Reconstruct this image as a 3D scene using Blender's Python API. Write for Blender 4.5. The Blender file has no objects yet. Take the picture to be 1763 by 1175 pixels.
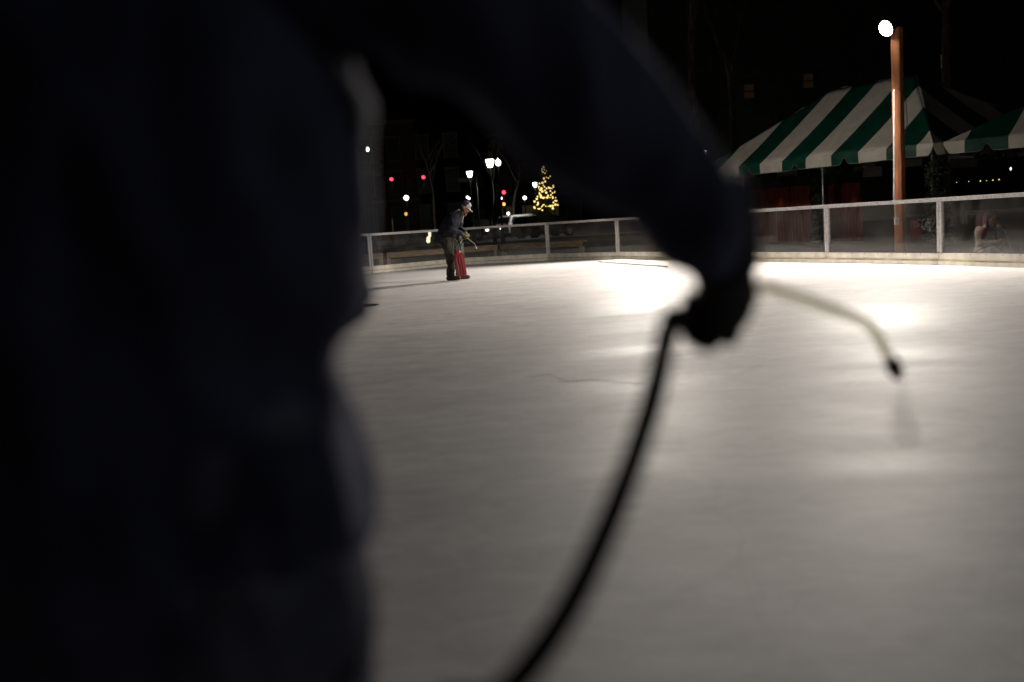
import bpy, bmesh, math, random
from mathutils import Vector, Matrix, noise
random.seed(7)
C = bpy.context.scene.collection
scn = bpy.context.scene
V = Vector
# ---------------------------------------------------------------- camera
F = 1714.0
TILT, ROLL = math.radians(6.64), math.radians(-3.6)
CAM = V((0, 0, 1.1))
cd = bpy.data.cameras.new('camera'); cam = bpy.data.objects.new('camera', cd); C.objects.link(cam)
RM = (Matrix.Rotation(math.pi/2 - TILT, 4, 'X') @ Matrix.Rotation(ROLL, 4, 'Z'))
cam.matrix_world = Matrix.Translation(CAM) @ RM
cd.sensor_width = 36; cd.lens = 36*F/1763
cd.clip_start = 0.05; cd.clip_end = 2000
cd.dof.use_dof = True; cd.dof.focus_distance = 20.5; cd.dof.aperture_fstop = cd.lens/27.0
scn.camera = cam
def ray(px, py):
    return RM.to_3x3() @ V(((px-881.5)/F, -(py-587.5)/F, -1))
def at(px, py, Y):
    d = ray(px, py); return CAM + d*(Y/d.y)
def gnd(px, py, z=0.0):
    d = ray(px, py); return CAM + d*((z-CAM.z)/d.z)
# ---------------------------------------------------------------- world: deep night
w = bpy.data.worlds.new('World'); scn.world = w; w.use_nodes = True
nt = w.node_tree; bg = nt.nodes['Background']
sky = nt.nodes.new('ShaderNodeTexSky'); sky.sky_type = 'NISHITA'; sky.sun_disc = False
sky.sun_elevation = math.radians(-4.5); sky.sun_rotation = math.radians(160)
nt.links.new(sky.outputs[0], bg.inputs[0]); bg.inputs[1].default_value = 0.05
scn.view_settings.view_transform = 'Standard'; scn.view_settings.look = 'None'
scn.view_settings.exposure = 0.0; scn.view_settings.gamma = 1.0
# ---------------------------------------------------------------- helpers
def mat(name, col, rough=0.6, metal=0.0, var=0.15, scale=8.0, bump=0.0, bscale=40.0, stretch=(1, 1, 1), col2=None, spec=0.5):
    m = bpy.data.materials.new(name); m.use_nodes = True
    n = m.node_tree.nodes; l = m.node_tree.links; b = n['Principled BSDF']
    tc = n.new('ShaderNodeTexCoord'); mp = n.new('ShaderNodeMapping'); mp.inputs['Scale'].default_value = stretch
    l.new(tc.outputs['Object'], mp.inputs[0])
    nz = n.new('ShaderNodeTexNoise'); nz.inputs['Scale'].default_value = scale; nz.inputs['Detail'].default_value = 5
    l.new(mp.outputs[0], nz.inputs['Vector'])
    cr = n.new('ShaderNodeValToRGB')
    c2 = col2 or tuple(c*(1-2*var) for c in col)
    cr.color_ramp.elements[0].color = (*c2, 1); cr.color_ramp.elements[1].color = (*[min(1, c*(1+var)) if not col2 else c for c in col], 1)
    cr.color_ramp.elements[0].position = 0.35; cr.color_ramp.elements[1].position = 0.65
    l.new(nz.outputs[0], cr.inputs[0]); l.new(cr.outputs[0], b.inputs['Base Color'])
    b.inputs['Roughness'].default_value = rough; b.inputs['Metallic'].default_value = metal
    b.inputs['Specular IOR Level'].default_value = spec
    if bump:
        bn = n.new('ShaderNodeTexNoise'); bn.inputs['Scale'].default_value = bscale; l.new(mp.outputs[0], bn.inputs['Vector'])
        bu = n.new('ShaderNodeBump'); bu.inputs['Strength'].default_value = bump; bu.inputs['Distance'].default_value = 0.02
        l.new(bn.outputs[0], bu.inputs['Height']); l.new(bu.outputs[0], b.inputs['Normal'])
    return m
def emit(name, col, s):
    m = bpy.data.materials.new(name); m.use_nodes = True
    n = m.node_tree.nodes; b = n['Principled BSDF']
    b.inputs['Base Color'].default_value = (*[c*.08 for c in col], 1)
    b.inputs['Emission Color'].default_value = (*col, 1); b.inputs['Emission Strength'].default_value = s
    return m
M = {}
M['steel'] = mat('brushed_aluminium', (.62, .60, .60), .45, .35, .12, 25, .15, 60)
M['kick'] = mat('white_kickboard', (.80, .76, .67), .5, 0, .08, 6, .1, 30, (1, 1, .5))
M['yellow'] = mat('olive_shade_strip', (.50, .45, .27), .6, 0, .2, 5)
M['screw'] = mat('screw', (.08, .08, .08), .5, .5)
M['wood'] = mat('bench_timber', (.60, .44, .27), .6, 0, .18, 9, .2, 30, (.4, 3, 3))
M['post'] = mat('stained_post_timber', (.25, .085, .03), .6, 0, .2, 6, .3, 20, (4, 4, .4))
M['fence'] = mat('red_fence_timber', (.34, .055, .03), .7, 0, .3, 7, .3, 20, (5, 5, .4))
M['white_vinyl'] = mat('white_tent_vinyl', (.80, .75, .66), .5, 0, .05, 3, .25, 5)
M['green_vinyl'] = mat('green_tent_vinyl', (.003, .075, .048), .5, 0, .15, 3, .25, 5)
M['tent_pole'] = mat('tent_pole_steel', (.5, .48, .45), .4, .6)
M['asphalt'] = mat('asphalt', (.035, .035, .037), .9, 0, .25, 3, .3, 60)
M['brick'] = mat('dark_brick', (.06, .022, .014), .85, 0, .3, 2, .2, 12)
M['stone'] = mat('pale_stone_trim', (.075, .07, .06), .8, 0, .15, 3)
M['facade'] = mat('dark_render', (.03, .026, .022), .9, 0, .2, 1.5)
M['glass_dark'] = mat('dark_window', (.01, .011, .012), .35, 0, .1)
M['iron'] = mat('black_iron', (.015, .015, .016), .45, .4)
M['bark'] = mat('bark', (.085, .06, .045), .9, 0, .35, 6, .6, 14, (1, 1, .35))
M['leaf'] = mat('evergreen_leaf', (.04, .075, .03), .7, 0, .4, 3)
M['ivy'] = mat('ivy_leaf', (.045, .075, .02), .6, 0, .4, 4)
M['white_paint'] = mat('white_car_paint', (.62, .62, .62), .25, 0, .03)
M['dark_paint'] = mat('dark_car_paint', (.02, .022, .026), .2, .2, .05)
M['tyre'] = mat('tyre_rubber', (.02, .02, .02), .8)
M['rim'] = mat('alloy_rim', (.4, .4, .4), .35, .8)
M['navy'] = mat('navy_jacket_cloth', (.021, .022, .038), .8, 0, .25, 12, .08, 90, spec=.2)
for kk in ('navy',):
    bb = M[kk].node_tree.nodes['Principled BSDF']; bb.inputs['Sheen Weight'].default_value = .18; bb.inputs['Sheen Tint'].default_value = (.55, .6, 1, 1); bb.inputs['Sheen Roughness'].default_value = .5
M['navy_trouser'] = mat('navy_trouser_cloth', (.075, .075, .098), .85, 0, .25, 10, .25, 80, spec=.2)
M['black_glove'] = mat('black_glove', (.010, .010, .010), .75, 0, .2, spec=.25)
M['charcoal'] = mat('charcoal_jacket', (.022, .024, .031), .85, 0, .25, 9, .35, 60, spec=.08)
M['olive'] = mat('worn_olive_trousers', (.075, .072, .058), .85, 0, .2, 7, .5, 40, (1, 1, .4), col2=(.014, .014, .011), spec=.08)
M['boot'] = mat('brown_boot', (.05, .035, .02), .7, 0, .3)
M['glove_y'] = mat('yellow_black_glove', (.22, .16, .03), .7, 0, .2, 22, col2=(.015, .015, .012))
M['skin'] = mat('skin', (.42, .22, .14), .55, 0, .08)
M['beard'] = mat('ginger_beard', (.16, .06, .025), .9, 0, .35, 40, .6, 160)
M['hair'] = mat('brown_hair', (.05, .03, .02), .8, 0, .3, 30, .4, 120)
M['cap_navy'] = mat('cap_navy', (.012, .013, .05), .8)
M['cap_grey'] = mat('cap_grey_mesh', (.35, .34, .32), .8, 0, .15, 60)
M['eye'] = mat('eye', (.05, .03, .02), .2)
M['lip'] = mat('lip', (.30, .11, .09), .5)
M['tank'] = mat('red_tank_paint', (.25, .012, .015), .5, 0, .1, 6, .1, 30, (5, 5, .45), col2=(.34, .17, .17))
M['tank'].node_tree.nodes['Color Ramp'].color_ramp.elements[0].position = .30; M['tank'].node_tree.nodes['Color Ramp'].color_ramp.elements[1].position = .46
M['frost'] = mat('frosted_red_paint', (.45, .28, .28), .7, 0, .15, 14)
M['hose'] = mat('black_hose_rubber', (.008, .0075, .0075), .85, 0, .1, spec=.08)
M['wand'] = mat('pale_plastic_wand', (.92, .84, .60), .6, .0)
M['wand'].node_tree.nodes['Principled BSDF'].inputs['Transmission Weight'].default_value = .55
M['coat'] = mat('pale_coat_cloth', (.24, .21, .17), .85, 0, .15, 8, .3, 60)
M['coat_patch'] = mat('brown_patch', (.035, .02, .017), .8)
M['denim'] = mat('grey_denim', (.13, .13, .145), .85, 0, .15)
M['signgreen'] = mat('sign_green', (.02, .13, .06), .5)
M['signwhite'] = mat('sign_white', (.5, .55, .5), .5)
M['pvc'] = mat('grey_conduit', (.5, .47, .44), .5)
M['crack'] = mat('ice_crack', (.24, .22, .21), .8)
M['signal'] = mat('signal_housing', (.02, .018, .01), .6)
M['lens_off'] = mat('unlit_lens', (.03, .02, .01), .2)
M['flood'] = emit('floodlight_glow', (1, .93, .74), 60)
M['lamp'] = emit('street_lamp_glow', (.93, 1, .88), 7)
M['red'] = emit('red_signal_glow', (1, .03, .05), 5)
M['hand'] = emit('orange_signal_glow', (1, .22, .05), 6)
M['bulb'] = emit('fairy_bulb_glow', (1, .72, .25), 1.5)
M['amber'] = emit('amber_glow', (1, .45, .08), 1.2)
M['warm'] = emit('warm_window_glow', (.9, .45, .2), .007)
M['warm2'] = emit('lit_window_glow', (1, .6, .3), .03)
M['glowy'] = emit('pale_yellow_glow', (1, .95, .66), 1.6)
M['curtain'] = emit('shop_window_glow', (.8, .55, .3), .02)

def tag(o, label=None, cat=None, group=None, kind=None):
    if label: o['label'] = label
    if cat: o['category'] = cat
    if group: o['group'] = group
    if kind: o['kind'] = kind
    return o
def empty(name, loc, rz=0):
    o = bpy.data.objects.new(name, None); C.objects.link(o); o.location = loc; o.rotation_euler = (0, 0, rz)
    o.empty_display_size = .2
    return o
def link(name, me, m, parent=None, smooth=False):
    for mm in (m if isinstance(m, (list, tuple)) else [m]): me.materials.append(mm)
    if smooth:
        for p in me.polygons: p.use_smooth = True
    o = bpy.data.objects.new(name, me); C.objects.link(o)
    if parent: o.parent = parent
    return o
def fin(name, bm, m, parent=None, smooth=False, bevel=0):
    if bevel: bmesh.ops.bevel(bm, geom=bm.edges[:], offset=bevel, segments=2, affect='EDGES')
    bmesh.ops.recalc_face_normals(bm, faces=bm.faces[:])
    me = bpy.data.meshes.new(name); bm.to_mesh(me); bm.free()
    return link(name, me, m, parent, smooth)
def box(bm, c, s, rot=None, mi=0):
    r = bmesh.ops.create_cube(bm, size=1)
    mt = Matrix.Translation(c) @ (rot.to_4x4() if rot else Matrix()) @ Matrix.Diagonal((*s, 1))
    bmesh.ops.transform(bm, matrix=mt, verts=r['verts'])
    for v in r['verts']:
        for f in v.link_faces: f.material_index = mi
def frame(t, up=V((0, 0, 1))):
    t = t.normalized()
    a = t.cross(up)
    if a.length < 1e-3: a = t.cross(V((1, 0, 0)))
    a.normalize(); return a, a.cross(t).normalized()
def tube(bm, pts, rs, seg=12, side=None, round_ends=True, mi=0):
    """rs: list of r or (ra, rb); ra is along `side`."""
    pts = [V(p) for p in pts]
    if not isinstance(rs, (list, tuple)): rs = [rs]*len(pts)
    rs = [(r, r) if not isinstance(r, (list, tuple)) else r for r in rs]
    tans = []
    for i in range(len(pts)):
        t = pts[min(i+1, len(pts)-1)] - pts[max(i-1, 0)]
        tans.append(t.normalized() if t.length else V((0, 0, 1)))
    P, R, T = [], [], []
    if round_ends:
        for k in (90, 60, 30):
            a = math.radians(k); e = min(rs[0])
            P.append(pts[0]-tans[0]*e*math.sin(a)); R.append(tuple(max(x*math.cos(a), 1e-4) for x in rs[0])); T.append(tans[0])
    P += pts; R += rs; T += tans
    if round_ends:
        for k in (30, 60, 90):
            a = math.radians(k); e = min(rs[-1])
            P.append(pts[-1]+tans[-1]*e*math.sin(a)); R.append(tuple(max(x*math.cos(a), 1e-4) for x in rs[-1])); T.append(tans[-1])
    if side is None: A, _ = frame(T[0])
    else: A = V(side)
    rings = []
    for p, r, t in zip(P, R, T):
        a = (A - t*A.dot(t))
        if a.length < 1e-4: a, _ = frame(t)
        a.normalize(); A = a if side is None else A
        b = t.cross(a)
        rings.append([bm.verts.new(p + a*r[0]*math.cos(2*math.pi*k/seg) + b*r[1]*math.sin(2*math.pi*k/seg)) for k in range(seg)])
    for i in range(len(rings)-1):
        for k in range(seg):
            f = bm.faces.new((rings[i][k], rings[i][(k+1) % seg], rings[i+1][(k+1) % seg], rings[i+1][k])); f.material_index = mi
    bm.faces.new(rings[0][::-1]).material_index = mi; bm.faces.new(rings[-1]).material_index = mi
def ball(bm, c, r, rot=None, seg=16, mi=0):
    q = bmesh.ops.create_uvsphere(bm, u_segments=seg, v_segments=max(6, seg*2//3), radius=1)
    s = r if isinstance(r, (list, tuple)) else (r, r, r)
    bmesh.ops.transform(bm, matrix=Matrix.Translation(c) @ (rot.to_4x4() if rot else Matrix()) @ Matrix.Diagonal((*s, 1)), verts=q['verts'])
    for v in q['verts']:
        for f in v.link_faces: f.material_index = mi
def lathe(bm, prof, c=V((0, 0, 0)), seg=16, mi=0):
    c = V(c)
    rings = [[bm.verts.new(c+V((r*math.cos(2*math.pi*k/seg), r*math.sin(2*math.pi*k/seg), z))) for k in range(seg)] for r, z in prof]
    for i in range(len(rings)-1):
        for k in range(seg):
            bm.faces.new((rings[i][k], rings[i][(k+1) % seg], rings[i+1][(k+1) % seg], rings[i+1][k])).material_index = mi
    bm.faces.new(rings[0][::-1]).material_index = mi; bm.faces.new(rings[-1]).material_index = mi
def blend(name, bm, m, parent, voxel, it=4, disp=0, dscale=8, dstretch=(1, 1, 1), fac=.5):
    """fuse overlapping closed shapes into one continuous surface"""
    bmesh.ops.recalc_face_normals(bm, faces=bm.faces[:])
    me = bpy.data.meshes.new(name); bm.to_mesh(me); bm.free()
    o = bpy.data.objects.new(name, me); C.objects.link(o)
    r = o.modifiers.new('r', 'REMESH'); r.mode = 'VOXEL'; r.voxel_size = voxel
    s = o.modifiers.new('s', 'SMOOTH'); s.iterations = it; s.factor = fac
    dg = bpy.context.evaluated_depsgraph_get(); dg.update()
    me2 = bpy.data.meshes.new_from_object(o.evaluated_get(dg))
    bpy.data.objects.remove(o)
    me2.name = name
    cb = bmesh.new(); cb.from_mesh(me2); cb.verts.ensure_lookup_table(); vis = set(); kill = []
    for v in cb.verts:
        if v.index in vis: continue
        st = [v]; vis.add(v.index); grp = []
        while st:
            x = st.pop(); grp.append(x)
            for e in x.link_edges:
                y = e.other_vert(x)
                if y.index not in vis: vis.add(y.index); st.append(y)
        if len(grp) < 60: kill += grp
    if kill: bmesh.ops.delete(cb, geom=kill, context='VERTS'); cb.to_mesh(me2)
    cb.free()
    if disp:
        nn = [v.normal.copy() for v in me2.vertices]
        for v, q in zip(me2.vertices, nn):
            p = V((v.co.x*dstretch[0], v.co.y*dstretch[1], v.co.z*dstretch[2]))*dscale
            h = (1-abs(noise.noise(p))*2.2) - .6 + .35*noise.noise(p*2.7)
            v.co += q*h*disp
    me2.materials.clear()
    return link(name, me2, m, parent, True)

# ---------------------------------------------------------------- the setting
# ground outside the rink, rising gently toward the street
def gz(y): return -0.12 + (0.45*min(1, max(0, (y-42)/50)))
bm = bmesh.new()
ys = [-60, 0, 20, 42, 50, 60, 75, 92, 130, 300, 900]
rows = [[bm.verts.new((x, y, gz(y))) for x in (-600, -60, -20, 20, 60, 600)] for y in ys]
for a, b in zip(rows, rows[1:]):
    for k in range(5): bm.faces.new((a[k], a[k+1], b[k+1], b[k]))
tag(fin('ground', bm, M['asphalt']), kind='structure')
# pavement with kerb along the street
bm = bmesh.new()
box(bm, (0, 62, gz(62)+.0), (120, 6, .24))
tag(fin('pavement', bm, mat('concrete_pavement', (.12, .115, .105), .85, 0, .2, 1)), kind='structure')
# ice
ice = bpy.data.materials.new('rink_ice'); ice.use_nodes = True
n = ice.node_tree.nodes; l = ice.node_tree.links; b = n['Principled BSDF']
tc = n.new('ShaderNodeTexCoord')
def nz(scale, st, detail=5, rot=0, rough=.55):
    mp = n.new('ShaderNodeMapping'); mp.inputs['Scale'].default_value = st; mp.inputs['Rotation'].default_value = (0, 0, rot)
    l.new(tc.outputs['Object'], mp.inputs[0])
    t = n.new('ShaderNodeTexNoise'); t.inputs['Scale'].default_value = scale; t.inputs['Detail'].default_value = detail
    t.inputs['Roughness'].default_value = rough; t.inputs['Distortion'].default_value = .6
    l.new(mp.outputs[0], t.inputs['Vector']); return t
def ramp(src, p0, c0, p1, c1):
    r = n.new('ShaderNodeValToRGB'); e = r.color_ramp.elements
    e[0].position = p0; e[0].color = c0; e[1].position = p1; e[1].color = c1; l.new(src, r.inputs[0]); return r
big = nz(.35, (1, 1.6, 1), 4, .25); stre = nz(1.1, (.35, 2.2, 1), 7, -.12); fine = nz(9, (1, 1, 1), 8, rough=.7)
r1 = ramp(big.outputs[0], .3, (.60, .57, .565, 1), .7, (.70, .675, .665, 1))
r2 = ramp(stre.outputs[0], .3, (.86, .86, .87, 1), .68, (1, 1, 1, 1))
mx = n.new('ShaderNodeMix'); mx.data_type = 'RGBA'; mx.blend_type = 'MULTIPLY'; mx.inputs[0].default_value = 1
l.new(r1.outputs[0], mx.inputs[6]); l.new(r2.outputs[0], mx.inputs[7])
def lines(scale, st, rot, w_, dark, prev):
    t = nz(scale, st, 2.5, rot, .5)
    a1 = n.new('ShaderNodeMath'); a1.operation = 'SUBTRACT'; a1.inputs[1].default_value = .5; l.new(t.outputs[0], a1.inputs[0])
    a2 = n.new('ShaderNodeMath'); a2.operation = 'ABSOLUTE'; l.new(a1.outputs[0], a2.inputs[0])
    rm = ramp(a2.outputs[0], 0, dark, w_, (1, 1, 1, 1))
    m_ = n.new('ShaderNodeMix'); m_.data_type = 'RGBA'; m_.blend_type = 'MULTIPLY'; m_.inputs[0].default_value = 1
    l.new(prev, m_.inputs[6]); l.new(rm.outputs[0], m_.inputs[7]); return m_.outputs[2]
c_ = lines(.9, (.5, 1.3, 1), .5, .02, (.93, .93, .93, 1), mx.outputs[2])
c_ = lines(1.7, (.35, 1.2, 1), -.5, .012, (.94, .94, .94, 1), c_)
c_ = lines(.6, (1.2, .9, 1), 1.1, .008, (.93, .92, .92, 1), c_)
mo = nz(5, (.7, 1.2, 1), 6, .3, .7); r3 = ramp(mo.outputs[0], .35, (.80, .80, .80, 1), .62, (1, 1, 1, 1))
m4 = n.new('ShaderNodeMix'); m4.data_type = 'RGBA'; m4.blend_type = 'MULTIPLY'; m4.inputs[0].default_value = 1
l.new(c_, m4.inputs[6]); l.new(r3.outputs[0], m4.inputs[7]); l.new(m4.outputs[2], b.inputs['Base Color'])
rr = ramp(big.outputs[0], .35, (.51, .51, .51, 1), .65, (.60, .62, .62, 1)); l.new(rr.outputs[0], b.inputs['Roughness'])
ad = n.new('ShaderNodeMath'); ad.operation = 'MULTIPLY_ADD'; ad.inputs[1].default_value = .45
l.new(fine.outputs[0], ad.inputs[0]); l.new(big.outputs[0], ad.inputs[2])
bu = n.new('ShaderNodeBump'); bu.inputs['Strength'].default_value = .17; bu.inputs['Distance'].default_value = .03
l.new(ad.outputs[0], bu.inputs['Height']); l.new(bu.outputs[0], b.inputs['Normal'])
b.inputs['Specular IOR Level'].default_value = .16

# rink edge path: board joints measured along the photo, then carried on past the frame
JP = [(490, 483), (640, 471), (797, 456), (945, 448.8), (1065, 447), (1172, 448.5), (1283, 450.5), (1426, 452.5), (1620, 456.5), (1830, 463), (2150, 476)]
J = [gnd(*p) for p in JP]
outer = [V((-7.5, 22.5, 0)), V((-10, 16, 0)), V((-11, 6, 0)), V((-9.5, -3, 0)), V((-4, -8, 0)), V((4, -7, 0)), V((8.5, -1, 0)), V((9, 6, 0))]
ring = J + outer[::-1]
bm = bmesh.new()
cen = bm.verts.new((0, 10, 0))
rv = [bm.verts.new((p.x, p.y, 0)) for p in ring]
for a, c_ in zip(rv, rv[1:]+rv[:1]): bm.faces.new((cen, c_, a))
ico = fin('ice_rink', bm, ice); tag(ico, kind='structure')
if ico.data.polygons[0].normal.z < 0: ico.data.flip_normals()
# crack in the ice
ck = [(905, 650), (945, 644), (960, 650), (973, 656), (1000, 655), (1017, 653), (1048, 656), (1070, 658), (1085, 659), (1120, 661), (1160, 661)]
bm = bmesh.new(); pr = None
for i, p in enumerate(ck):
    q = gnd(*p, .004); wd = .004 if 0 < i < len(ck)-1 else .001
    a = bm.verts.new(q+V((0, wd*2, 0))); c_ = bm.verts.new(q-V((0, wd*2, 0)))
    if pr: bm.faces.new((pr[0], a, c_, pr[1]))
    pr = (a, c_)
fin('ice_crack', bm, M['crack'], ico)
# low white sill of ice at the foot of the boards
bm = bmesh.new()
q = [gnd(1030, 452), gnd(1150, 460.5), gnd(1152, 452), gnd(1068, 448.5)]
lo = [bm.verts.new(p+V((0, 0, -.02))) for p in q]; hi = [bm.verts.new(p+V((0, 0, .03))) for p in q]
bm.faces.new(hi); bm.faces.new(lo[::-1])
for k in range(4): bm.faces.new((lo[k], lo[(k+1) % 4], hi[(k+1) % 4], hi[k]))
tag(fin('gate_threshold', bm, M['kick']), 'low white threshold block at the foot of the rink boards under the sleeve', 'threshold')
# drain cover
bm = bmesh.new(); lathe(bm, [(.22, .002), (.23, .012), (.17, .014), (.165, .006)], seg=28); ball(bm, (.19, -.05, .014), .012, seg=8)
dc = fin('drain_cover', bm, M['iron'], smooth=False); dc.location = gnd(612, 528, .004); dc.scale = (1.6, 1.3, 1)
tag(dc, 'flat dark round drain cover in the ice beside the jacket edge', 'drain cover')

# ---------------------------------------------------------------- rink boards
gl = bpy.data.materials.new('scuffed_plexiglass'); gl.use_nodes = True
n = gl.node_tree.nodes; l = gl.node_tree.links; out = n['Material Output']; n.remove(n['Principled BSDF'])
tr = n.new('ShaderNodeBsdfTransparent'); tr.inputs[0].default_value = (.86, .86, .86, 1)
gs = n.new('ShaderNodeBsdfGlossy'); gs.inputs['Roughness'].default_value = .03; gs.inputs[0].default_value = (.9, .9, .9, 1)
df = n.new('ShaderNodeBsdfDiffuse'); df.inputs[0].default_value = (.5, .48, .46, 1)
fr = n.new('ShaderNodeFresnel'); ge = n.new('ShaderNodeNewGeometry'); mr = n.new('ShaderNodeMapRange')
mr.inputs[3].default_value = 1.5; mr.inputs[4].default_value = 1/1.5; l.new(ge.outputs['Backfacing'], mr.inputs[0]); l.new(mr.outputs[0], fr.inputs[0])
m1 = n.new('ShaderNodeMixShader'); m2 = n.new('ShaderNodeMixShader')
l.new(fr.outputs[0], m1.inputs[0]); l.new(tr.outputs[0], m1.inputs[1]); l.new(gs.outputs[0], m1.inputs[2])
tc = n.new('ShaderNodeTexCoord')
def gn(scale, st, p0, p1, v0, v1, rot=0):
    mp = n.new('ShaderNodeMapping'); mp.inputs['Scale'].default_value = st; mp.inputs['Rotation'].default_value = (0, rot, 0)
    l.new(tc.outputs['Object'], mp.inputs[0])
    t = n.new('ShaderNodeTexNoise'); t.inputs['Scale'].default_value = scale; t.inputs['Detail'].default_value = 7; t.inputs['Roughness'].default_value = .65
    l.new(mp.outputs[0], t.inputs['Vector'])
    r = n.new('ShaderNodeMapRange'); r.inputs[1].default_value = p0; r.inputs[2].default_value = p1; r.inputs[3].default_value = v0; r.inputs[4].default_value = v1
    l.new(t.outputs[0], r.inputs[0]); return r.outputs[0]
d1 = gn(2.2, (1, 1, 1.4), .42, .75, .014, .10); d2 = gn(14, (6, 6, .35), .6, .8, 0, .07); d3 = gn(60, (1, 1, 1), .68, .78, 0, .18)
d4 = gn(7, (.5, .5, 9), .68, .74, 0, .12, .35)
def addm(a, c_):
    x = n.new('ShaderNodeMath'); x.operation = 'ADD'; l.new(a, x.inputs[0]); l.new(c_, x.inputs[1]); return x.outputs[0]
# scuffs gather toward the kickboard, where sticks and skates reach
sp = n.new('ShaderNodeSeparateXYZ'); l.new(tc.outputs['Object'], sp.inputs[0])
lw = n.new('ShaderNodeMapRange'); lw.inputs[1].default_value = .2; lw.inputs[2].default_value = .45; lw.inputs[3].default_value = .07; lw.inputs[4].default_value = 0
l.new(sp.outputs[2], lw.inputs[0])
l.new(addm(addm(d1, d2), addm(d3, addm(d4, lw.outputs[0]))), m2.inputs[0]); l.new(m1.outputs[0], m2.inputs[1]); l.new(df.outputs[0], m2.inputs[2]); l.new(m2.outputs[0], out.inputs[0])

BH = 1.10
names = ['leftmost rink board panel, half behind the navy jacket edge',
         'rink board panel on the left with the glowing reflection shape showing through, left of the worker',
         'rink board panel just behind and right of the bearded worker, bench showing through',
         'short rink board panel with a wooden bench leg showing through, right of the white car',
         'rink board panel mostly hidden under the raised sleeve, left of the hidden gap',
         'rink board panel entirely behind the gloved hand and sleeve cuff',
         'rink board panel with a thin tent pole behind it, right of the gloved hand',
         'rink board panel in front of the orange wooden floodlight post',
         'rink board panel with the seated person in a pale coat behind it',
         'rink board panel past the right edge of the photo']
bm = bmesh.new(); bmesh.ops.create_cone(bm, cap_ends=True, segments=8, radius1=.009, radius2=.007, depth=.006)
screw_me = bpy.data.meshes.new('screw'); bm.to_mesh(screw_me); bm.free(); screw_me.materials.append(M['screw'])
def board(i, A, B):
    A = A.copy(); B = B.copy(); d = B-A; L = d.length; rz = math.atan2(d.y, d.x)
    t = empty('rink_board', A, rz); tag(t, names[i], 'rink board', 'clear panelled boards round the rink')
    # local frame: x along, +y outward (left of travel since we travel clockwise seen from inside)
    g = .006
    bm = bmesh.new(); box(bm, (L/2, 0, BH-.03), (L-2*g, .075, .055)); box(bm, (L/2, 0, BH+.002), (L-2*g, .10, .012))
    fin('top_rail', bm, M['steel'], t, bevel=.004)
    for x in (g+.026, L-g-.026):
        bm = bmesh.new(); box(bm, (x, 0, .2+(BH-.26)/2), (.05, .06, BH-.262)); fin('post', bm, M['steel'], t, bevel=.004)
    bm = bmesh.new(); box(bm, (L/2, .004, .2+(BH-.26)/2), (L-.104, .008, BH-.262)); fin('pane', bm, gl, t)
    bm = bmesh.new(); box(bm, (L/2, 0, .135), (L-2*g, .09, .128)); box(bm, (L/2, -.012, .0365), (L-2*g, .10, .069))
    fin('kickboard', bm, M['kick'], t, bevel=.006)
    bm = bmesh.new(); box(bm, (L/2, -.056, .078), (L-2*g, .012, .022)); fin('kick_shade_strip', bm, M['yellow'], t)  # strip coloured darker to draw the shadow band low on the kickboard
    k = int(L/.34)
    for s in range(k+1):
        x = .06+(L-.12)*s/k
        for (z, yy) in ((.183, -.046), (BH-.03, -.038)):
            o = bpy.data.objects.new('screw', screw_me); C.objects.link(o); o.parent = t; o.location = (x, yy, z); o.rotation_euler = (math.pi/2, 0, 0)
    return t
boards = []
for i in range(len(J)-1):
    # posts lean with the joint; order left->right seen from the ice
    boards.append(board(i, J[i], J[i+1]))

# faint word on the plexiglass
def text(name, s, size, m, parent, loc, rot, shear=0, depth=.002):
    cu = bpy.data.curves.new(name, 'FONT'); cu.body = s; cu.size = size; cu.extrude = depth; cu.shear = shear; cu.align_x = 'CENTER'; cu.align_y = 'CENTER'
    o = bpy.data.objects.new(name, cu); C.objects.link(o)
    dg = bpy.context.evaluated_depsgraph_get(); dg.update()
    me = bpy.data.meshes.new_from_object(o.evaluated_get(dg)); bpy.data.objects.remove(o)
    me.materials.clear()
    q = link(name, me, m, parent); q.location = loc; q.rotation_euler = rot
    return q
text('lettering', 'stor', .30, mat('faint_vinyl_letters', (.012, .013, .02), .5), boards[7], (2.55, -.003, .72), (math.pi/2, 0, 0), .4, .0012)

# ---------------------------------------------------------------- wooden benches outside the boards
def bench(A, B, label, z=.52):
    d = B-A; L = d.length; t = empty('wooden_bench', V((A.x, A.y, -.12)), math.atan2(d.y, d.x)); tag(t, label, 'bench', 'timber benches outside the boards')
    h = z+.12
    bm = bmesh.new(); box(bm, (L/2, .02, h-.02), (L, .15, .04)); box(bm, (L/2, .19, h-.02), (L, .15, .04)); fin('seat', bm, M['wood'], t, bevel=.004)
    bm = bmesh.new(); box(bm, (L/2, -.03, h-.10), (L-.01, .035, .115)); fin('apron', bm, M['wood'], t, bevel=.004)
    for x in (.08, L-.08):
        bm = bmesh.new(); box(bm, (x, .06, (h-.16)/2), (.12, .12, h-.17)); fin('leg', bm, M['wood'], t, bevel=.004)
out1 = [J[k]+(J[k].xy-V((0, 10))).to_3d().normalized()*.95 for k in range(len(J))]
bench(out1[0].lerp(out1[1], .3), out1[1].lerp(out1[2], .15), 'leftmost timber bench, its end showing through the board beside the jacket')
bench(out1[1].lerp(out1[2], .18), out1[2].lerp(out1[3], .42), 'timber bench behind the worker and the red tank, seen through the boards')
bench(out1[2].lerp(out1[3], .46), out1[3].lerp(out1[4], .5), 'rightmost timber bench, seen through the boards left of the sleeve')

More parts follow.
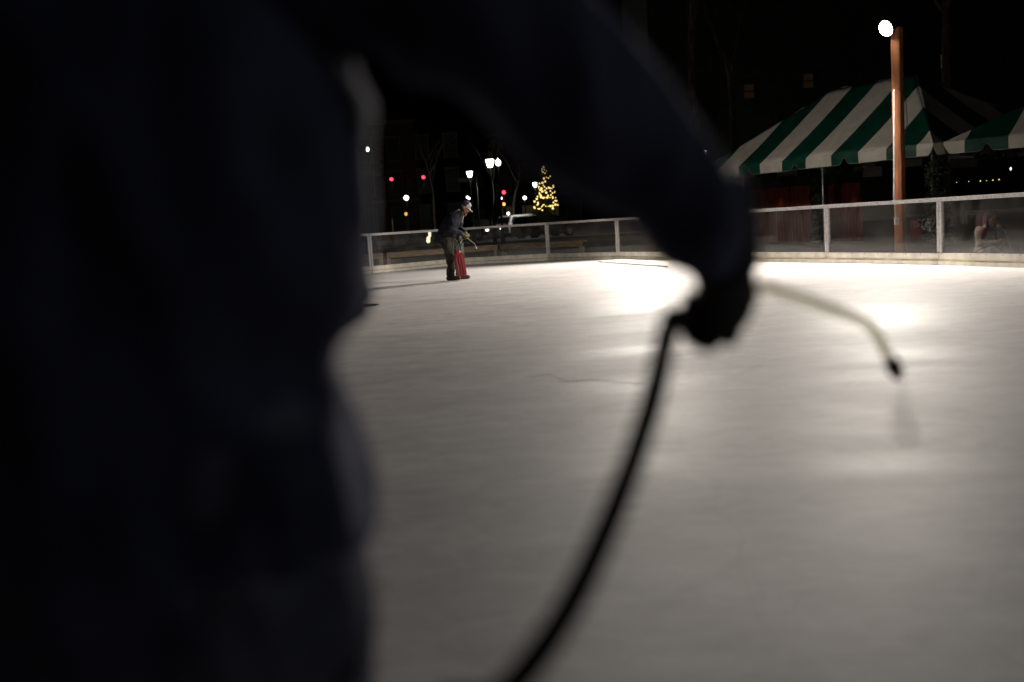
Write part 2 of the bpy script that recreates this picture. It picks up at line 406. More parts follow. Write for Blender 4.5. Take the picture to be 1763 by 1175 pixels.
# ---------------------------------------------------------------- floodlight posts
def floodpost(name, base, h, aim, label, power, head=.2, rotz=.75, conduit=True, tent_fill=None):
    t = empty(name, base); tag(t, label, 'floodlight post', 'timber floodlight posts round the rink')
    bm = bmesh.new(); box(bm, (0, 0, h/2), (.155, .155, h), Matrix.Rotation(rotz, 3, 'Z')); fin('post', bm, M['post'], t, bevel=.008)
    lamp_p = V((-.22, -.12, h-.02))
    dr = (V(aim)-(V(base)+lamp_p)).normalized()
    q = dr.to_track_quat('-Z', 'Y').to_matrix()
    bm = bmesh.new(); tube(bm, [(0, 0, h-.12), lamp_p+V((.1, .05, 0)), lamp_p-dr*.05], .018, 8); fin('bracket', bm, M['iron'], t, True)
    hd = bmesh.new(); lathe(hd, [(.05, .16), (.09, .15), (head*.9, .06), (head+.015, .0), (head+.015, -.015), (head, -.015), (head*.9, .02)], seg=24)
    o = fin('lamp_head', hd, M['iron'], t, True); o.location = lamp_p; o.rotation_euler = q.to_euler()
    ln = bmesh.new(); ball(ln, (0, 0, -.02), (head*.95, head*.95, head*.62), seg=24)
    o2 = fin('lens', ln, M['flood'], o, True)
    if conduit:
        fx = V((-.10, -.10, 0))
        bm = bmesh.new(); tube(bm, [fx+V((-.02, -.03, h*.74)), fx+V((-.03, -.03, h*.5)), fx+V((-.05, -.03, h*.3)), fx+V((-.02, -.03, .9))], .017, 8); fin('conduit', bm, M['pvc'], t, True)
        bm = bmesh.new(); tube(bm, [fx+V((-.02, -.03, h*.74)), fx+V((.05, -.05, h*.75)), fx+V((.18, -.05, h*.70)), fx+V((.21, -.02, h*.6)), fx+V((.08, -.07, h*.52)), fx+V((.2, 0, h*.48))], .006, 6); fin('cable', bm, M['iron'], t, True)
        bm = bmesh.new(); box(bm, fx+V((-.02, -.04, .86)), (.07, .05, .13)); fin('switch_box', bm, M['pvc'], t, bevel=.004)
    ld = bpy.data.lights.new('floodlight_lamp', 'SPOT'); ld.energy = power; ld.color = (1, .915, .815); ld.spot_size = math.radians(172); ld.spot_blend = .35; ld.shadow_soft_size = .12
    lo_ = bpy.data.objects.new('lamp_light', ld); C.objects.link(lo_); lo_.parent = t
    lo_.location = lamp_p + dr*.19; lo_.rotation_euler = q.to_euler()
    if tent_fill:  # unseen extra head, added to brighten the tent canopy
        lp2 = V((.20, .05, h-.25)); dr2 = (V(tent_fill[0])-(V(base)+lp2)).normalized(); q2 = dr2.to_track_quat('-Z', 'Y').to_matrix()
        o4 = bpy.data.objects.new('lamp_head', o.data); C.objects.link(o4); o4.parent = t; o4.location = lp2; o4.rotation_euler = q2.to_euler(); o4.scale = (.5,)*3
        o5 = bpy.data.objects.new('lens', o2.data); C.objects.link(o5); o5.parent = o4
        l2 = ld.copy(); l2.energy = tent_fill[1]; l2.spot_size = math.radians(110)
        o6 = bpy.data.objects.new('lamp_light', l2); C.objects.link(o6); o6.parent = t; o6.location = lp2+dr2*.12; o6.rotation_euler = q2.to_euler()
    return t
pb = at(1549, 345, 17.9)
floodpost('floodlight_post', V((pb.x, pb.y, -.12)), 4.23, (-1.5, 15, 0), 'orange brown timber post with a lit floodlight in front of the striped tent', 2500, head=.14)
pb2 = at(1124, 400, 26.4)
floodpost('floodlight_post', V((pb2.x, pb2.y, -.12)), 4.75, (0, 14, 0), 'timber floodlight post hidden behind the raised sleeve, lighting the worker, with an added head brightening the tent', 3200, tent_fill=((10.5, 30, 3.2), 210))
floodpost('floodlight_post', V((-14.0, 13, -.12)), 5.6, (0, 16, 0), 'timber floodlight post beyond the left edge of the photo', 1700, conduit=False)

cool = floodpost('floodlight_post', V((13, -1.5, -.12)), 5.0, (0, 1, 1.7), 'added cool fill lamp on a timber post to the right of the photographer, outside the photo', 500, conduit=False)
for ch in cool.children:  # unseen lamp, added so the navy jacket folds catch a cool sheen
    if ch.type == 'LIGHT': ch.data.color = (.72, .80, 1); ch.data.spot_size = math.radians(85); ch.data.spot_blend = .6

# ---------------------------------------------------------------- striped tents
def tent(P0, P1, width, eave, rise, sw, label, poles, off=.5):
    P0, P1 = V(P0), V(P1); L = (P1-P0).length; u = (P1-P0).normalized(); inn = V((u.y, -u.x, 0))
    if inn.dot(V((1, .3, 0))) < 0: inn = -inn
    t = empty('striped_tent', (P0.x, P0.y, -.12)); tag(t, label, 'tent', 'green and white striped frame tents')
    hw = width/2; O = V((P0.x, P0.y, -.12))
    bm = bmesh.new(); vb = bmesh.new()
    def face(A, ud, nd, Ls, hipped, sag=.05):
        # A start corner, ud along eave, nd inward; height grows over hw
        ns = max(8, int(Ls/.07)); prev = None; nt_ = 14
        bounds = []; x = off*sw
        while x < Ls: bounds.append(x); x += sw
        ss = sorted(set([Ls*i/ns for i in range(ns+1)]+bounds))
        for s in ss:
            tm = min(1, s/hw, (Ls-s)/hw)
            col = []
            for j in range(nt_+1):
                tt = tm*j/nt_
                p = A + ud*s + nd*hw*tt; z = eave + rise*tt
                z -= sag*math.sin(math.pi*min(1, tt/max(tm, 1e-3)))*(.3+.7*tm) + 0
                # wind wrinkles running up-slope near the eave
                z += .012*noise.noise(V((s*7+tt*4, tt*2, A.x)))*(1-tt) + .010*noise.noise(V((s*2, tt*9, 3+A.y)))
                col.append(bm.verts.new(p+V((0, 0, z+.12))-O - V((0, 0, .12))))
            if prev:
                sm = (s+ps)/2; k = int(math.floor((sm-off*sw)/sw))+1
                mi = k % 2
                for j in range(nt_):
                    vs = (prev[j], col[j], col[j+1], prev[j+1])
                    try: f = bm.faces.new(vs); f.material_index = mi
                    except ValueError: pass
            prev = col; ps = s
        # valance with key-hole notches at the middle of each green stripe
        nv = int(Ls/.03); pv = None
        sv = sorted(set([Ls*i/nv for i in range(nv+1)]+bounds))
        for s in sv:
            k = int(math.floor((s-1e-4-off*sw)/sw))+1
            ph = (s-off*sw) % (2*sw)  # 0..sw green
            dd = abs(ph-sw/2)
            nd_ = .0
            if dd < .20: nd_ = .17*(1/(1+(dd/.085)**4))
            ec = min(s, Ls-s)
            if ec < .16: nd_ = max(nd_, .22*(1-ec/.16)**1.5)
            base = A+ud*s-nd*.012
            wv = .018*math.sin(s*5+A.x)+.012*noise.noise(V((s*3, 1, 2)))
            zt = eave-.004+.012*noise.noise(V((s*1.2, A.x, 0)))
            a = vb.verts.new(base+V((0, 0, zt))-O); mid = vb.verts.new(base-nd*(wv*.5+.01)+V((0, 0, zt-.13+nd_*.4))-O)
            c_ = vb.verts.new(base-nd*wv+V((0, 0, zt-.30+nd_))-O)
            e_ = vb.verts.new(base-nd*(wv+.004)+V((0, 0, zt-.312+nd_))-O)
            if pv:
                kk = (int(math.floor(((s+pss)/2-off*sw)/sw))+1) % 2
                vb.faces.new((pv[0], a, mid, pv[1])).material_index = kk
                vb.faces.new((pv[1], mid, c_, pv[2])).material_index = kk
                vb.faces.new((pv[2], c_, e_, pv[3])).material_index = 2
            pv = (a, mid, c_, e_); pss = s
    face(P0, u, inn, L, True); face(P0, inn, u, width, True)
    Q = P0+inn*width; face(Q, u, -inn, L, True); face(P1, inn, -u, width, True)
    bmesh.ops.remove_doubles(bm, verts=bm.verts[:], dist=.002)
    r = fin('canopy', bm, [M['white_vinyl'], M['green_vinyl']], t, True)
    v = fin('valance', vb, [M['white_vinyl'], M['green_vinyl'], M['piping']], t, False)
    for m_ in (r, v):
        sd = m_.modifiers.new('thick', 'SOLIDIFY'); sd.thickness = .006
    for (s, side) in poles:
        p = P0+u*s+(inn*width if side else V((0, 0, 0)))+ (inn*.08 if not side else -inn*.08)
        bm = bmesh.new(); tube(bm, [V((p.x, p.y, 0))-V((O.x, O.y, 0)), V((p.x, p.y, eave))-V((O.x, O.y, 0))], .03, 10, round_ends=False); box(bm, V((p.x-O.x, p.y-O.y, .01)), (.18, .18, .02)); fin('pole', bm, M['tent_pole'], t, True)
    bm = bmesh.new()
    pts = [P0+inn*.04+u*.04, P1+inn*.04-u*.04, P1+inn*(width-.04)-u*.04, P0+inn*(width-.04)+u*.04]
    for a, c_ in zip(pts, pts[1:]+pts[:1]): tube(bm, [a+V((0, 0, eave-.03))-O, c_+V((0, 0, eave-.03))-O], .025, 8)
    R1 = P0+inn*hw+u*hw; R2 = P1+inn*hw-u*hw
    tube(bm, [R1+V((0, 0, eave+rise-.07))-O, R2+V((0, 0, eave+rise-.07))-O], .025, 8)
    fin('roof_frame', bm, M['tent_pole'], t, True)
    return t
M['piping'] = mat('pale_piping', (.30, .36, .24), .5)
# (z in the tent frame is measured from the ground 0.12 m below the ice)
tc1 = (11.15, 26.0, 0); tc2 = (6.75, 34.3, 0)
tent(tc1, tc2, 6.2, 2.52, 2.3, .99, 'large green and white striped tent behind the wooden floodlight post', [(9.3, 0), (7.35, 0), (3.9, 0), (0.1, 0), (.1, 1), (9.3, 1)])
tent((11.3, 25.7, 0), (17.0, 20.6, 0), 7.6, 2.50, 2.0, 1.02, 'nearer green and white striped tent cut by the right edge of the photo', [(3.6, 0), (7.4, 0), (.1, 1)])

# ---------------------------------------------------------------- fences, ivy, signs under the tents
def fence(A, B, h, label):
    d = B-A; L = d.length; t = empty('plank_fence', V((A.x, A.y, -.12)), math.atan2(d.y, d.x)); tag(t, label, 'fence', 'red plank fences under the tent')
    bm = bmesh.new(); x = 0; r = random.Random(3)
    while x < L-.1:
        hh = h+.12+r.uniform(-.015, .015); wd = .14
        box(bm, (x+wd/2, r.uniform(-.004, .004), hh/2), (wd-.008, .02, hh)); x += wd
    fin('planks', bm, M['fence'], t)
    bm = bmesh.new()
    for z in (.35, h*.9): box(bm, (L/2, .035, z), (L, .045, .09))
    fin('rails', bm, M['fence'], t)
fence(at(1268, 370, 36.6), at(1396, 362, 33.6), 1.80, 'dark red plank fence under the left part of the tent')
fence(at(1426, 360, 33.4), at(1484, 356, 32.2), 1.76, 'short dark red plank fence left of the wooden post, right of the ivy')
def ivy(P, h, r, label, n_=1500):
    t = empty('climbing_plant', V((P.x, P.y, -.12))); tag(t, label, 'climbing plant', 'climbing plants on the tent legs')
    bm = bmesh.new(); tube(bm, [(0, 0, 0), (.02, 0, h*.5), (0, .02, h)], .03, 6); fin('stem', bm, M['bark'], t, True)
    bm = bmesh.new(); rn = random.Random(int(P.x*100))
    for _ in range(n_):
        z = rn.random()*h; a = rn.uniform(0, 6.28); rr = r*(.5+.5*noise.noise(V((a, z*2, P.x)))+.35)*math.sqrt(rn.random())*min(1, (h-z)*3+.25)
        c_ = V((math.cos(a)*rr, math.sin(a)*rr, z)); s = rn.uniform(.025, .05)
        ax = V((rn.uniform(-1, 1), rn.uniform(-1, 1), rn.uniform(-.6, 1))).normalized(); x, y = frame(ax)
        bm.faces.new([bm.verts.new(c_+x*s), bm.verts.new(c_+y*s*.6), bm.verts.new(c_-x*s), bm.verts.new(c_-y*s*.6)])
    fin('foliage', bm, M['ivy'], t)
ivy(at(1410, 350, 32.3), 2.35, .26, 'dark leafy climber between the two red plank fences')
ivy(at(1262, 365, 34.6), 2.1, .26, 'dark leafy climber at the left end of the red fence beside the sleeve', 1200)
ivy(at(1614, 330, 25.6), 2.28, .36, 'bushy dark climber where the two striped tents meet', 2600)
def hsign(px, py, Y, w_, h_, label):
    P = at(px, py, Y); t = empty('hanging_sign', P, -.1); tag(t, label, 'sign')
    bm = bmesh.new(); box(bm, (0, 0, 0), (w_, .02, h_)); fin('panel', bm, mat('dim_sign_board', (.22, .20, .18), .7), t, bevel=.003)
    for x in (-w_*.4, w_*.4):
        bm = bmesh.new(); tube(bm, [(x, 0, h_/2-.01), (x, 0, 2.25-P.z)], .004, 5); fin('cord', bm, M['pvc'], t)
hsign(1502, 296, 29.5, .55, .30, 'blank dim white sign hanging under the tent left of the wooden post')
hsign(1658, 281, 28.5, .75, .26, 'blank dim white sign hanging under the tent right of the bushy climber')
# small lights under the right tent
t = empty('string_lights', at(1640, 313, 33)); tag(t, 'string of tiny warm lights low under the right tent', 'string lights')
O = t.location.copy(); pts = [(1637, 315.5), (1647, 314.5), (1668, 313), (1688, 312), (1698.5, 311.5), (1709.5, 310.5), (1720, 309.5)]
bm = bmesh.new(); tube(bm, [at(p[0], p[1]-1.5, 33)-O for p in pts], .006, 5); fin('wire', bm, M['iron'], t)
for i, p in enumerate(pts):
    bm = bmesh.new(); ball(bm, at(*p, 33)-O, .012 if i not in (3, 5, 6) else .02, seg=8); fin('bulb', bm, M['bulb'], t)
P = at(1738.5, 290, 30); t = empty('hanging_lantern', P); tag(t, 'small warm lantern hanging under the right tent', 'lantern')
bm = bmesh.new(); lathe(bm, [(.05, -.09), (.05, .0), (.035, .07), (.01, .1)], seg=8); tube(bm, [(0, 0, .1), (0, 0, 1.3)], .004, 5); fin('cage', bm, M['iron'], t)
bm = bmesh.new(); ball(bm, (0, -.055, -.02), (.03, .02, .05), seg=10); fin('flame', bm, M['glowy'], t)

# ---------------------------------------------------------------- trees
def tree(base, h, r, label, lean=(0, 0), seed=1, mm=None, depth=4, fork=.5):
    t = empty('bare_tree', base); tag(t, label, 'tree', 'bare winter trees'); rn = random.Random(seed)
    tk = bmesh.new(); cr = bmesh.new(); pts = []; rs = []
    for k in range(9):
        f = k/8; pts.append(V((lean[0]*f+.18*math.sin(f*5+seed)*f, lean[1]*f, h*fork*f*1.0))); rs.append(r*(1-.45*f)*(1.25 if k == 0 else 1))
    tube(tk, pts, rs, 12); fin('trunk', tk, M['bark'], t, True)
    def limb(p, d, L, rad, lv):
        q = [p]; rr = [rad]; x = p.copy(); dd = d.copy()
        for k in range(5):
            dd = (dd+V((rn.uniform(-.22, .22), rn.uniform(-.22, .22), rn.uniform(-.05, .2)))).normalized(); x = x+dd*L/5; q.append(x.copy()); rr.append(rad*(1-.16*(k+1)))
        tube(cr, q, rr, 6 if lv > 2 else 4, round_ends=False)
        if lv > 0:
            for k in range(3 if lv > 1 else 4):
                i = rn.randint(2, 5); a = rn.uniform(0, 6.28)
                nd = (dd+V((math.cos(a), math.sin(a), rn.uniform(0, .4)))*.8).normalized()
                limb(q[i], nd, L*rn.uniform(.55, .75), rr[i]*.7, lv-1)
    for k in range(4):
        a = k*1.6+rn.random(); limb(pts[-1-(k % 2)], V((math.cos(a)*.5, math.sin(a)*.5, 1)).normalized(), h*.28, rs[-1]*.65, depth-1)
    fin('crown', cr, M['bark'], t)
def gb(px, Y, py=380): p = at(px, py, Y); return V((p.x, p.y, gz(Y)))
tree(gb(1210, 44), 17, .24, 'tall bare tree behind the sleeve, its trunk rising left of the tent', (-.2, 0), 2, fork=.6)
tree(gb(1262, 48), 15, .20, 'slim bare tree between the sleeve and the tent roof', (.1, 0), 5, fork=.55)
tree(gb(1650, 44), 17, .30, 'bare tree behind the tent peak, right of the floodlight', (-.6, 0), 9, fork=.6)
tree(gb(843, 72), 9, .16, 'bare street tree just right of the worker cap', (.3, 0), 11, fork=.5)
tree(gb(877, 78), 8, .16, 'leaning pale street tree left of the white car', (.8, 0), 14, fork=.5)
tree(gb(748, 76), 10, .17, 'bare street tree between the globe lamp and the worker', (-.2, 0), 17, fork=.5)

# ---------------------------------------------------------------- buildings
def building(px0, px1, Y, h, m, label, wins, depth=9, wsize=(1.0, 1.7), trim=M['stone'], name='brick_building', lit=()):
    a = gb(px0, Y); c_ = gb(px1, Y); W = c_.x-a.x
    t = empty(name, a); tag(t, label, 'building')
    bm = bmesh.new(); box(bm, (W/2, depth/2, h/2), (W, depth, h)); fin('wall', bm, m, t)
    bm = bmesh.new(); box(bm, (W/2, -.08, h+.12), (W+.5, .5, .3)); fin('cornice', bm, trim, t, bevel=.02)
    bm = bmesh.new(); box(bm, (W/2, -.03, 3.75), (W+.1, .12, .25)); fin('string_course', bm, trim, t, bevel=.02)
    for i, (x, z) in enumerate(wins):
        bm = bmesh.new(); ww, wh = wsize
        for sx in (-1, 1): box(bm, (x+sx*(ww/2+.06), -.06, z), (.12, .14, wh))
        box(bm, (x, -.07, z+wh/2+.08), (ww+.4, .18, .18)); box(bm, (x, -.09, z-wh/2-.06), (ww+.4, .22, .12)); box(bm, (x, -.05, z), (ww, .04, .06))
        f = fin('window', bm, trim, t)
        bm = bmesh.new(); box(bm, (x, -.015, z), (ww-.004, .03, wh)); fin('pane', bm, lit[i] if i < len(lit) and lit[i] else M['glass_dark'], f)
    return t, W
w_ = []
for i in range(5):
    for z in (2.0, 5.4, 8.6): w_.append((1.6+i*2.7, z))
building(560, 722, 96, 11, M['brick'], 'dark brick building with stone window surrounds beyond the left boards', w_, wsize=(1.1, 2.1))
building(730, 848, 112, 9, M['facade'], 'low dark shopfront building behind the worker across the street', [(1+i*2.6, z) for i in range(3) for z in (2, 6)], wsize=(1.5, 1.8), trim=M['facade'], name='shop_building')
building(850, 995, 105, 10, M['brick'], 'dark brick shop building behind the white car and the lit tree', [(1.5+i*2.3, z) for i in range(4) for z in (1.8, 6)], wsize=(1.5, 1.8), name='shop_building', lit=[M['curtain'], None, M['curtain'], None, M['curtain']])
# tall block behind the tents; three windows are lit
Yb = 62; a = gb(1130, Yb)
wl = []
def wloc(px, py): p = at(px, py, Yb); return (p.x-a.x, p.z-a.z)
wl = [wloc(1289, 158), wloc(1391, 140), wloc(1627, 106)]
grid = [(x, z) for x in (2.5, 8.0, 13.5, 20.8, 24.5) for z in (3.0, 6.4, 13.6)]
building(1130, 1900, Yb, 17, M['facade'], 'tall dark block behind the tents with three dimly lit windows', wl+grid, depth=12, wsize=(.62, .85), trim=M['facade'], name='apartment_building', lit=[M['warm'], M['warm'], M['warm2']])

# ---------------------------------------------------------------- street lamps, signals, signs
def lamp(px, py, Y, kind, size, label):
    p = at(px, py, Y); g = gz(Y); h = p.z-g
    t = empty('street_lamp', V((p.x, p.y, g))); tag(t, label, 'street lamp', 'lit street lamps across the street')
    bm = bmesh.new(); lathe(bm, [(.20, 0), (.20, .12), (.12, .3), (.10, .9), (.06, 1.0), (.045, h-size*.75), (.09, h-size*.62), (.07, h-size*.52)], seg=10); fin('pole', bm, M['iron'], t, True)
    bm = bmesh.new(); s = size
    if kind == 'lantern': lathe(bm, [(s*.28, -s*.5), (s*.36, -s*.3), (s*.5, s*.36), (s*.44, s*.42)], (0, 0, h), seg=8)
    elif kind == 'acorn': lathe(bm, [(s*.28, -s*.5), (s*.46, -s*.2), (s*.5, s*.1), (s*.34, s*.42), (s*.1, s*.6), (s*.04, s*.8)], (0, 0, h), seg=14)
    else: ball(bm, (0, 0, h), s*.5, seg=14)
    gm = fin('lamp_globe', bm, M['lamp'], t, kind != 'lantern')
    if size > .3:
        ld = bpy.data.lights.new('street_lamp_light', 'POINT'); ld.energy = 420 if px == 921 else 45; ld.color = (.95, 1, .88); ld.shadow_soft_size = .1
        lo_ = bpy.data.objects.new('lamp_light', ld); C.objects.link(lo_); lo_.parent = t; lo_.location = (0, -size*.9, h-size*.2)
    if kind == 'lantern':
        bm = bmesh.new(); lathe(bm, [(s*.5, s*.43), (s*.3, s*.6), (s*.06, s*.7), (s*.03, s*.9)], (0, 0, h), seg=8); fin('lamp_cap', bm, M['iron'], t)
    return t
lamp(843.5, 281, 50, 'lantern', .42, 'largest lit lantern street lamp, left of the acorn lamp above the street')
lamp(857.5, 280.5, 55, 'acorn', .31, 'lit acorn shaped street lamp right beside the large lantern')
lamp(808.5, 300, 60, 'lantern', .37, 'lit lantern street lamp standing over the green street sign')
lamp(921, 318, 74, 'lantern', .36, 'lit lamp just left of the fairy light tree')
lamp(699.5, 341, 84, 'globe', .42, 'lit globe lamp at far left, above the amber lantern')
lamp(903.5, 341, 88, 'globe', .32, 'lit globe lamp above the white car')
lamp(866, 341.5, 90, 'globe', .32, 'lit globe lamp between the red signal and the orange hand signal')
lamp(804.5, 340, 96, 'globe', .22, 'small far globe lamp, left of the pair over the cap')
lamp(807.7, 342, 97, 'globe', .22, 'small far globe lamp, right of the pair over the cap')
lamp(875, 368, 92, 'globe', .26, 'low small pale lamp at the left end of the white car')
lamp(632.5, 258, 70, 'acorn', .26, 'small bluish street lamp seen through the blurred jacket edge')
lamp(1210, 264, 57, 'lantern', .38, 'lit lantern between the sleeve and the left end of the tent')
def signal(P, m_red, label, box_=False):
    t = empty('pedestrian_signal' if box_ else 'traffic_light', P); tag(t, label, 'traffic light' if not box_ else 'pedestrian signal')
    bm = bmesh.new()
    if box_:
        box(bm, (0, .1, 0), (.42, .2, .42)); fin('housing', bm, M['signal'], t, bevel=.01)
        bm = bmesh.new(); box(bm, (0, -.008, -.03), (.16, .012, .15))
        for k in range(4): box(bm, (-.06+k*.04, -.008, .09-abs(k-1.5)*.01), (.028, .012, .10))
        box(bm, (.11, -.008, -.01), (.05, .012, .1)); fin('hand_symbol', bm, m_red, t)
    else:
        box(bm, (0, .1, -.33), (.36, .2, 1.0)); fin('housing', bm, M['signal'], t, bevel=.02)
        for k in range(3):
            bm = bmesh.new(); r = bmesh.ops.create_cone(bm, cap_ends=True, segments=18, radius1=.15, radius2=.14, depth=.02)
            bmesh.ops.transform(bm, matrix=Matrix.Translation((0, -.012, -.33*k)) @ Matrix.Rotation(math.pi/2, 4, 'X'), verts=r['verts'])
            fin('lens', bm, m_red if k == 0 else M['lens_off'], t)
            bm = bmesh.new(); tube(bm, [(-.16, -.02, -.33*k), (-.13, -.1, -.33*k+.1), (0, -.15, -.33*k+.17), (.13, -.1, -.33*k+.1), (.16, -.02, -.33*k)], .015, 6); fin('visor', bm, M['signal'], t)
s1 = at(674, 309, 88); s2 = at(729, 305.5, 88); s3 = at(867.5, 331.5, 80); s4 = at(867.5, 352, 79.8)
signal(s1, M['red'], 'red traffic light on the left of the mast arm, nearer the jacket')
signal(s2, M['red'], 'red traffic light on the right end of the mast arm')
signal(s3, M['red'], 'red traffic light right of the worker, above the globe lamp')
signal(s4, M['hand'], 'orange hand pedestrian signal below the red light', True)
t = empty('signal_mast', gb(628, 88.4)); tag(t, 'dark mast arm pole holding the two left red traffic lights', 'signal mast')
bm = bmesh.new(); O = t.location.copy(); zz = (s1.z+.35)-O.z
tube(bm, [(0, 0, 0), (0, 0, zz+.2)], [.14, .10], 10); tube(bm, [(0, 0, zz), (s1.x-O.x, 0, zz+.05), (s2.x-O.x+.4, 0, s2.z+.35-O.z)], [.08, .06, .04], 8); fin('pole', bm, M['iron'], t, True)
t = empty('signal_pole', V((s3.x, 80.25, gz(80)))); tag(t, 'slim dark pole carrying the red light and the hand signal', 'signal pole')
bm = bmesh.new(); tube(bm, [(0, .05, 0), (0, .05, s3.z-gz(80)+.3)], .07, 10); tube(bm, [(s4.x-s3.x, -.2, s4.z-gz(80)), (0, .05, s4.z-gz(80))], .03, 6); fin('pole', bm, M['iron'], t, True)
P = at(803, 310, 66); t = empty('street_sign', P, .05); tag(t, 'green street name sign below the lantern above the worker', 'street sign')
bm = bmesh.new(); box(bm, (0, 0, 0), (1.15, .03, .34)); fin('panel', bm, M['signgreen'], t, bevel=.004)
text('lettering', 'STATE ST', .24, M['signwhite'], t, (0, -.019, 0), (math.pi/2, 0, 0))
bm = bmesh.new(); tube(bm, [(.62, .05, gz(66)-P.z), (.62, .05, .4)], .06, 8); tube(bm, [(.62, .05, 0), (-.5, .05, .02)], .02, 6); fin('pole', bm, M['iron'], t, True)
P = at(699, 369, 80); t = empty('amber_lantern', V((P.x, 80, gz(80)))); tag(t, 'small amber lantern below the far left globe lamp', 'lantern')
hh = P.z-gz(80)
bm = bmesh.new(); lathe(bm, [(.12, 0), (.05, .3), (.04, hh-.2), (.12, hh-.14), (.16, hh-.13)], seg=8); fin('pole', bm, M['iron'], t)
bm = bmesh.new(); lathe(bm, [(.08, -.12), (.13, .08), (.05, .14)], (0, 0, hh), seg=8); fin('glow_body', bm, M['amber'], t)
P = at(675, 385, 60); t = empty('bollard', V((P.x, 60, gz(60)+.13))); tag(t, 'slim yellow marker post in front of the brick building', 'bollard')
bm = bmesh.new(); tube(bm, [(0, 0, 0), (0, 0, P.z-gz(60)+.1)], .05, 10); lathe(bm, [(.12, 0), (.12, .04), (.05, .05)], seg=10); fin('post', bm, mat('yellow_reflective_paint', (.6, .42, .04), .4), t, True)
# lamp reflection in the pane, built as an added glowing shape outside the boards
P = at(738.5, 409, 31.5); t = empty('reflection_glow', V((P.x, P.y, -.12))); tag(t, 'glowing pale yellow lumps on a stake, added for a lamp reflection, seen through the boards left of the worker', 'lantern')
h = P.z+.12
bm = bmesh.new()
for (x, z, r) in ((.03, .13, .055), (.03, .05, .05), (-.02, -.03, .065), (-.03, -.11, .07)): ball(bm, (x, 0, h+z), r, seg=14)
blend('glow_body', bm, M['glowy'], t, .012, 3)
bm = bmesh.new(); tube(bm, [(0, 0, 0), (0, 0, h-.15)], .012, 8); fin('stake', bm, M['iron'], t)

# ---------------------------------------------------------------- fairy light tree
Yt = 66; px7 = lambda x, y: (820+x/7.345, 240+y/7.345)
tp = gb(px7(885, 0)[0], Yt); topz = at(*px7(852, 335), Yt).z
t = empty('fairy_light_tree', tp); tag(t, 'tall conifer strung with warm fairy lights across the street', 'tree')
H_ = topz-tp.z
bm = bmesh.new(); tube(bm, [(0, 0, 0), (0, 0, H_*.5), (-.1, 0, H_*.98)], [.14, .09, .02], 8); fin('trunk', bm, M['bark'], t, True)
bm = bmesh.new(); rn = random.Random(4); RB = 1.55
for k in range(520):
    z = H_*(.12+.88*rn.random()**1.3); R = RB*(1-z/H_)**.8*rn.uniform(.75, 1.1)+.05; a = rn.uniform(0, 6.28)
    for s_ in range(14):
        f = (s_+rn.random())/14; c_ = V((-.1*z/H_+math.cos(a)*R*f, math.sin(a)*R*f, z-.25*R*f+rn.uniform(-.05, .05)))
        ax = V((rn.uniform(-1, 1), rn.uniform(-1, 1), rn.uniform(-1, 1))).normalized(); x, y = frame(ax); q = rn.uniform(.05, .10)
        bm.faces.new([bm.verts.new(c_+x*q), bm.verts.new(c_+y*q*.3), bm.verts.new(c_-x*q), bm.verts.new(c_-y*q*.3)])
fin('crown', bm, M['leaf'], t)
BL = [(852,347),(835,372),(830,397),(845,412),(870,427),(862,382),(893,400),(937,466),(913,488),(857,495),(890,478),(872,533),(838,550),(800,558),(848,580),(863,602),(888,622),(918,612),(940,620),(957,623),(975,605),(975,585),(790,600),(822,615),(810,640),(835,660),(868,648),(885,676),(798,676),(790,620),(830,628),(995,660),(990,675),(965,680),(945,705),(908,712),(938,655),(812,700),(815,715),(775,725),(820,735),(848,742),(835,740),(868,738),(897,738),(905,732),(930,738),(968,745),(965,730),(1003,740),(737,788),(780,800),(783,815),(778,828),(772,830),(845,830),(835,845),(828,855),(998,778),(1015,780),(975,800),(1000,828),(1030,832),(965,843),(968,875),(937,845),(910,848),(880,848),(735,862),(745,875),(780,880),(797,882),(812,875),(835,898),(858,830),(765,755),(800,690)]
bme = None
for i, (x, y) in enumerate(BL):
    p = at(*px7(x, y), Yt); dx = p.x-tp.x; R = RB*max(.02, (1-(p.z-tp.z)/H_))**.8*1.05
    yy = Yt-math.sqrt(max(0, R*R-dx*dx)); p = at(*px7(x, y), yy)
    if bme is None:
        bm = bmesh.new(); ball(bm, (0, 0, 0), .055, seg=8); o = fin('bulb', bm, M['bulb'], t, True); bme = o.data
    else:
        o = bpy.data.objects.new('bulb', bme); C.objects.link(o); o.parent = t
    o.location = p-tp; s_ = random.Random(i).choice((.7, 1, 1, 1.35)); o.scale = (s_,)*3

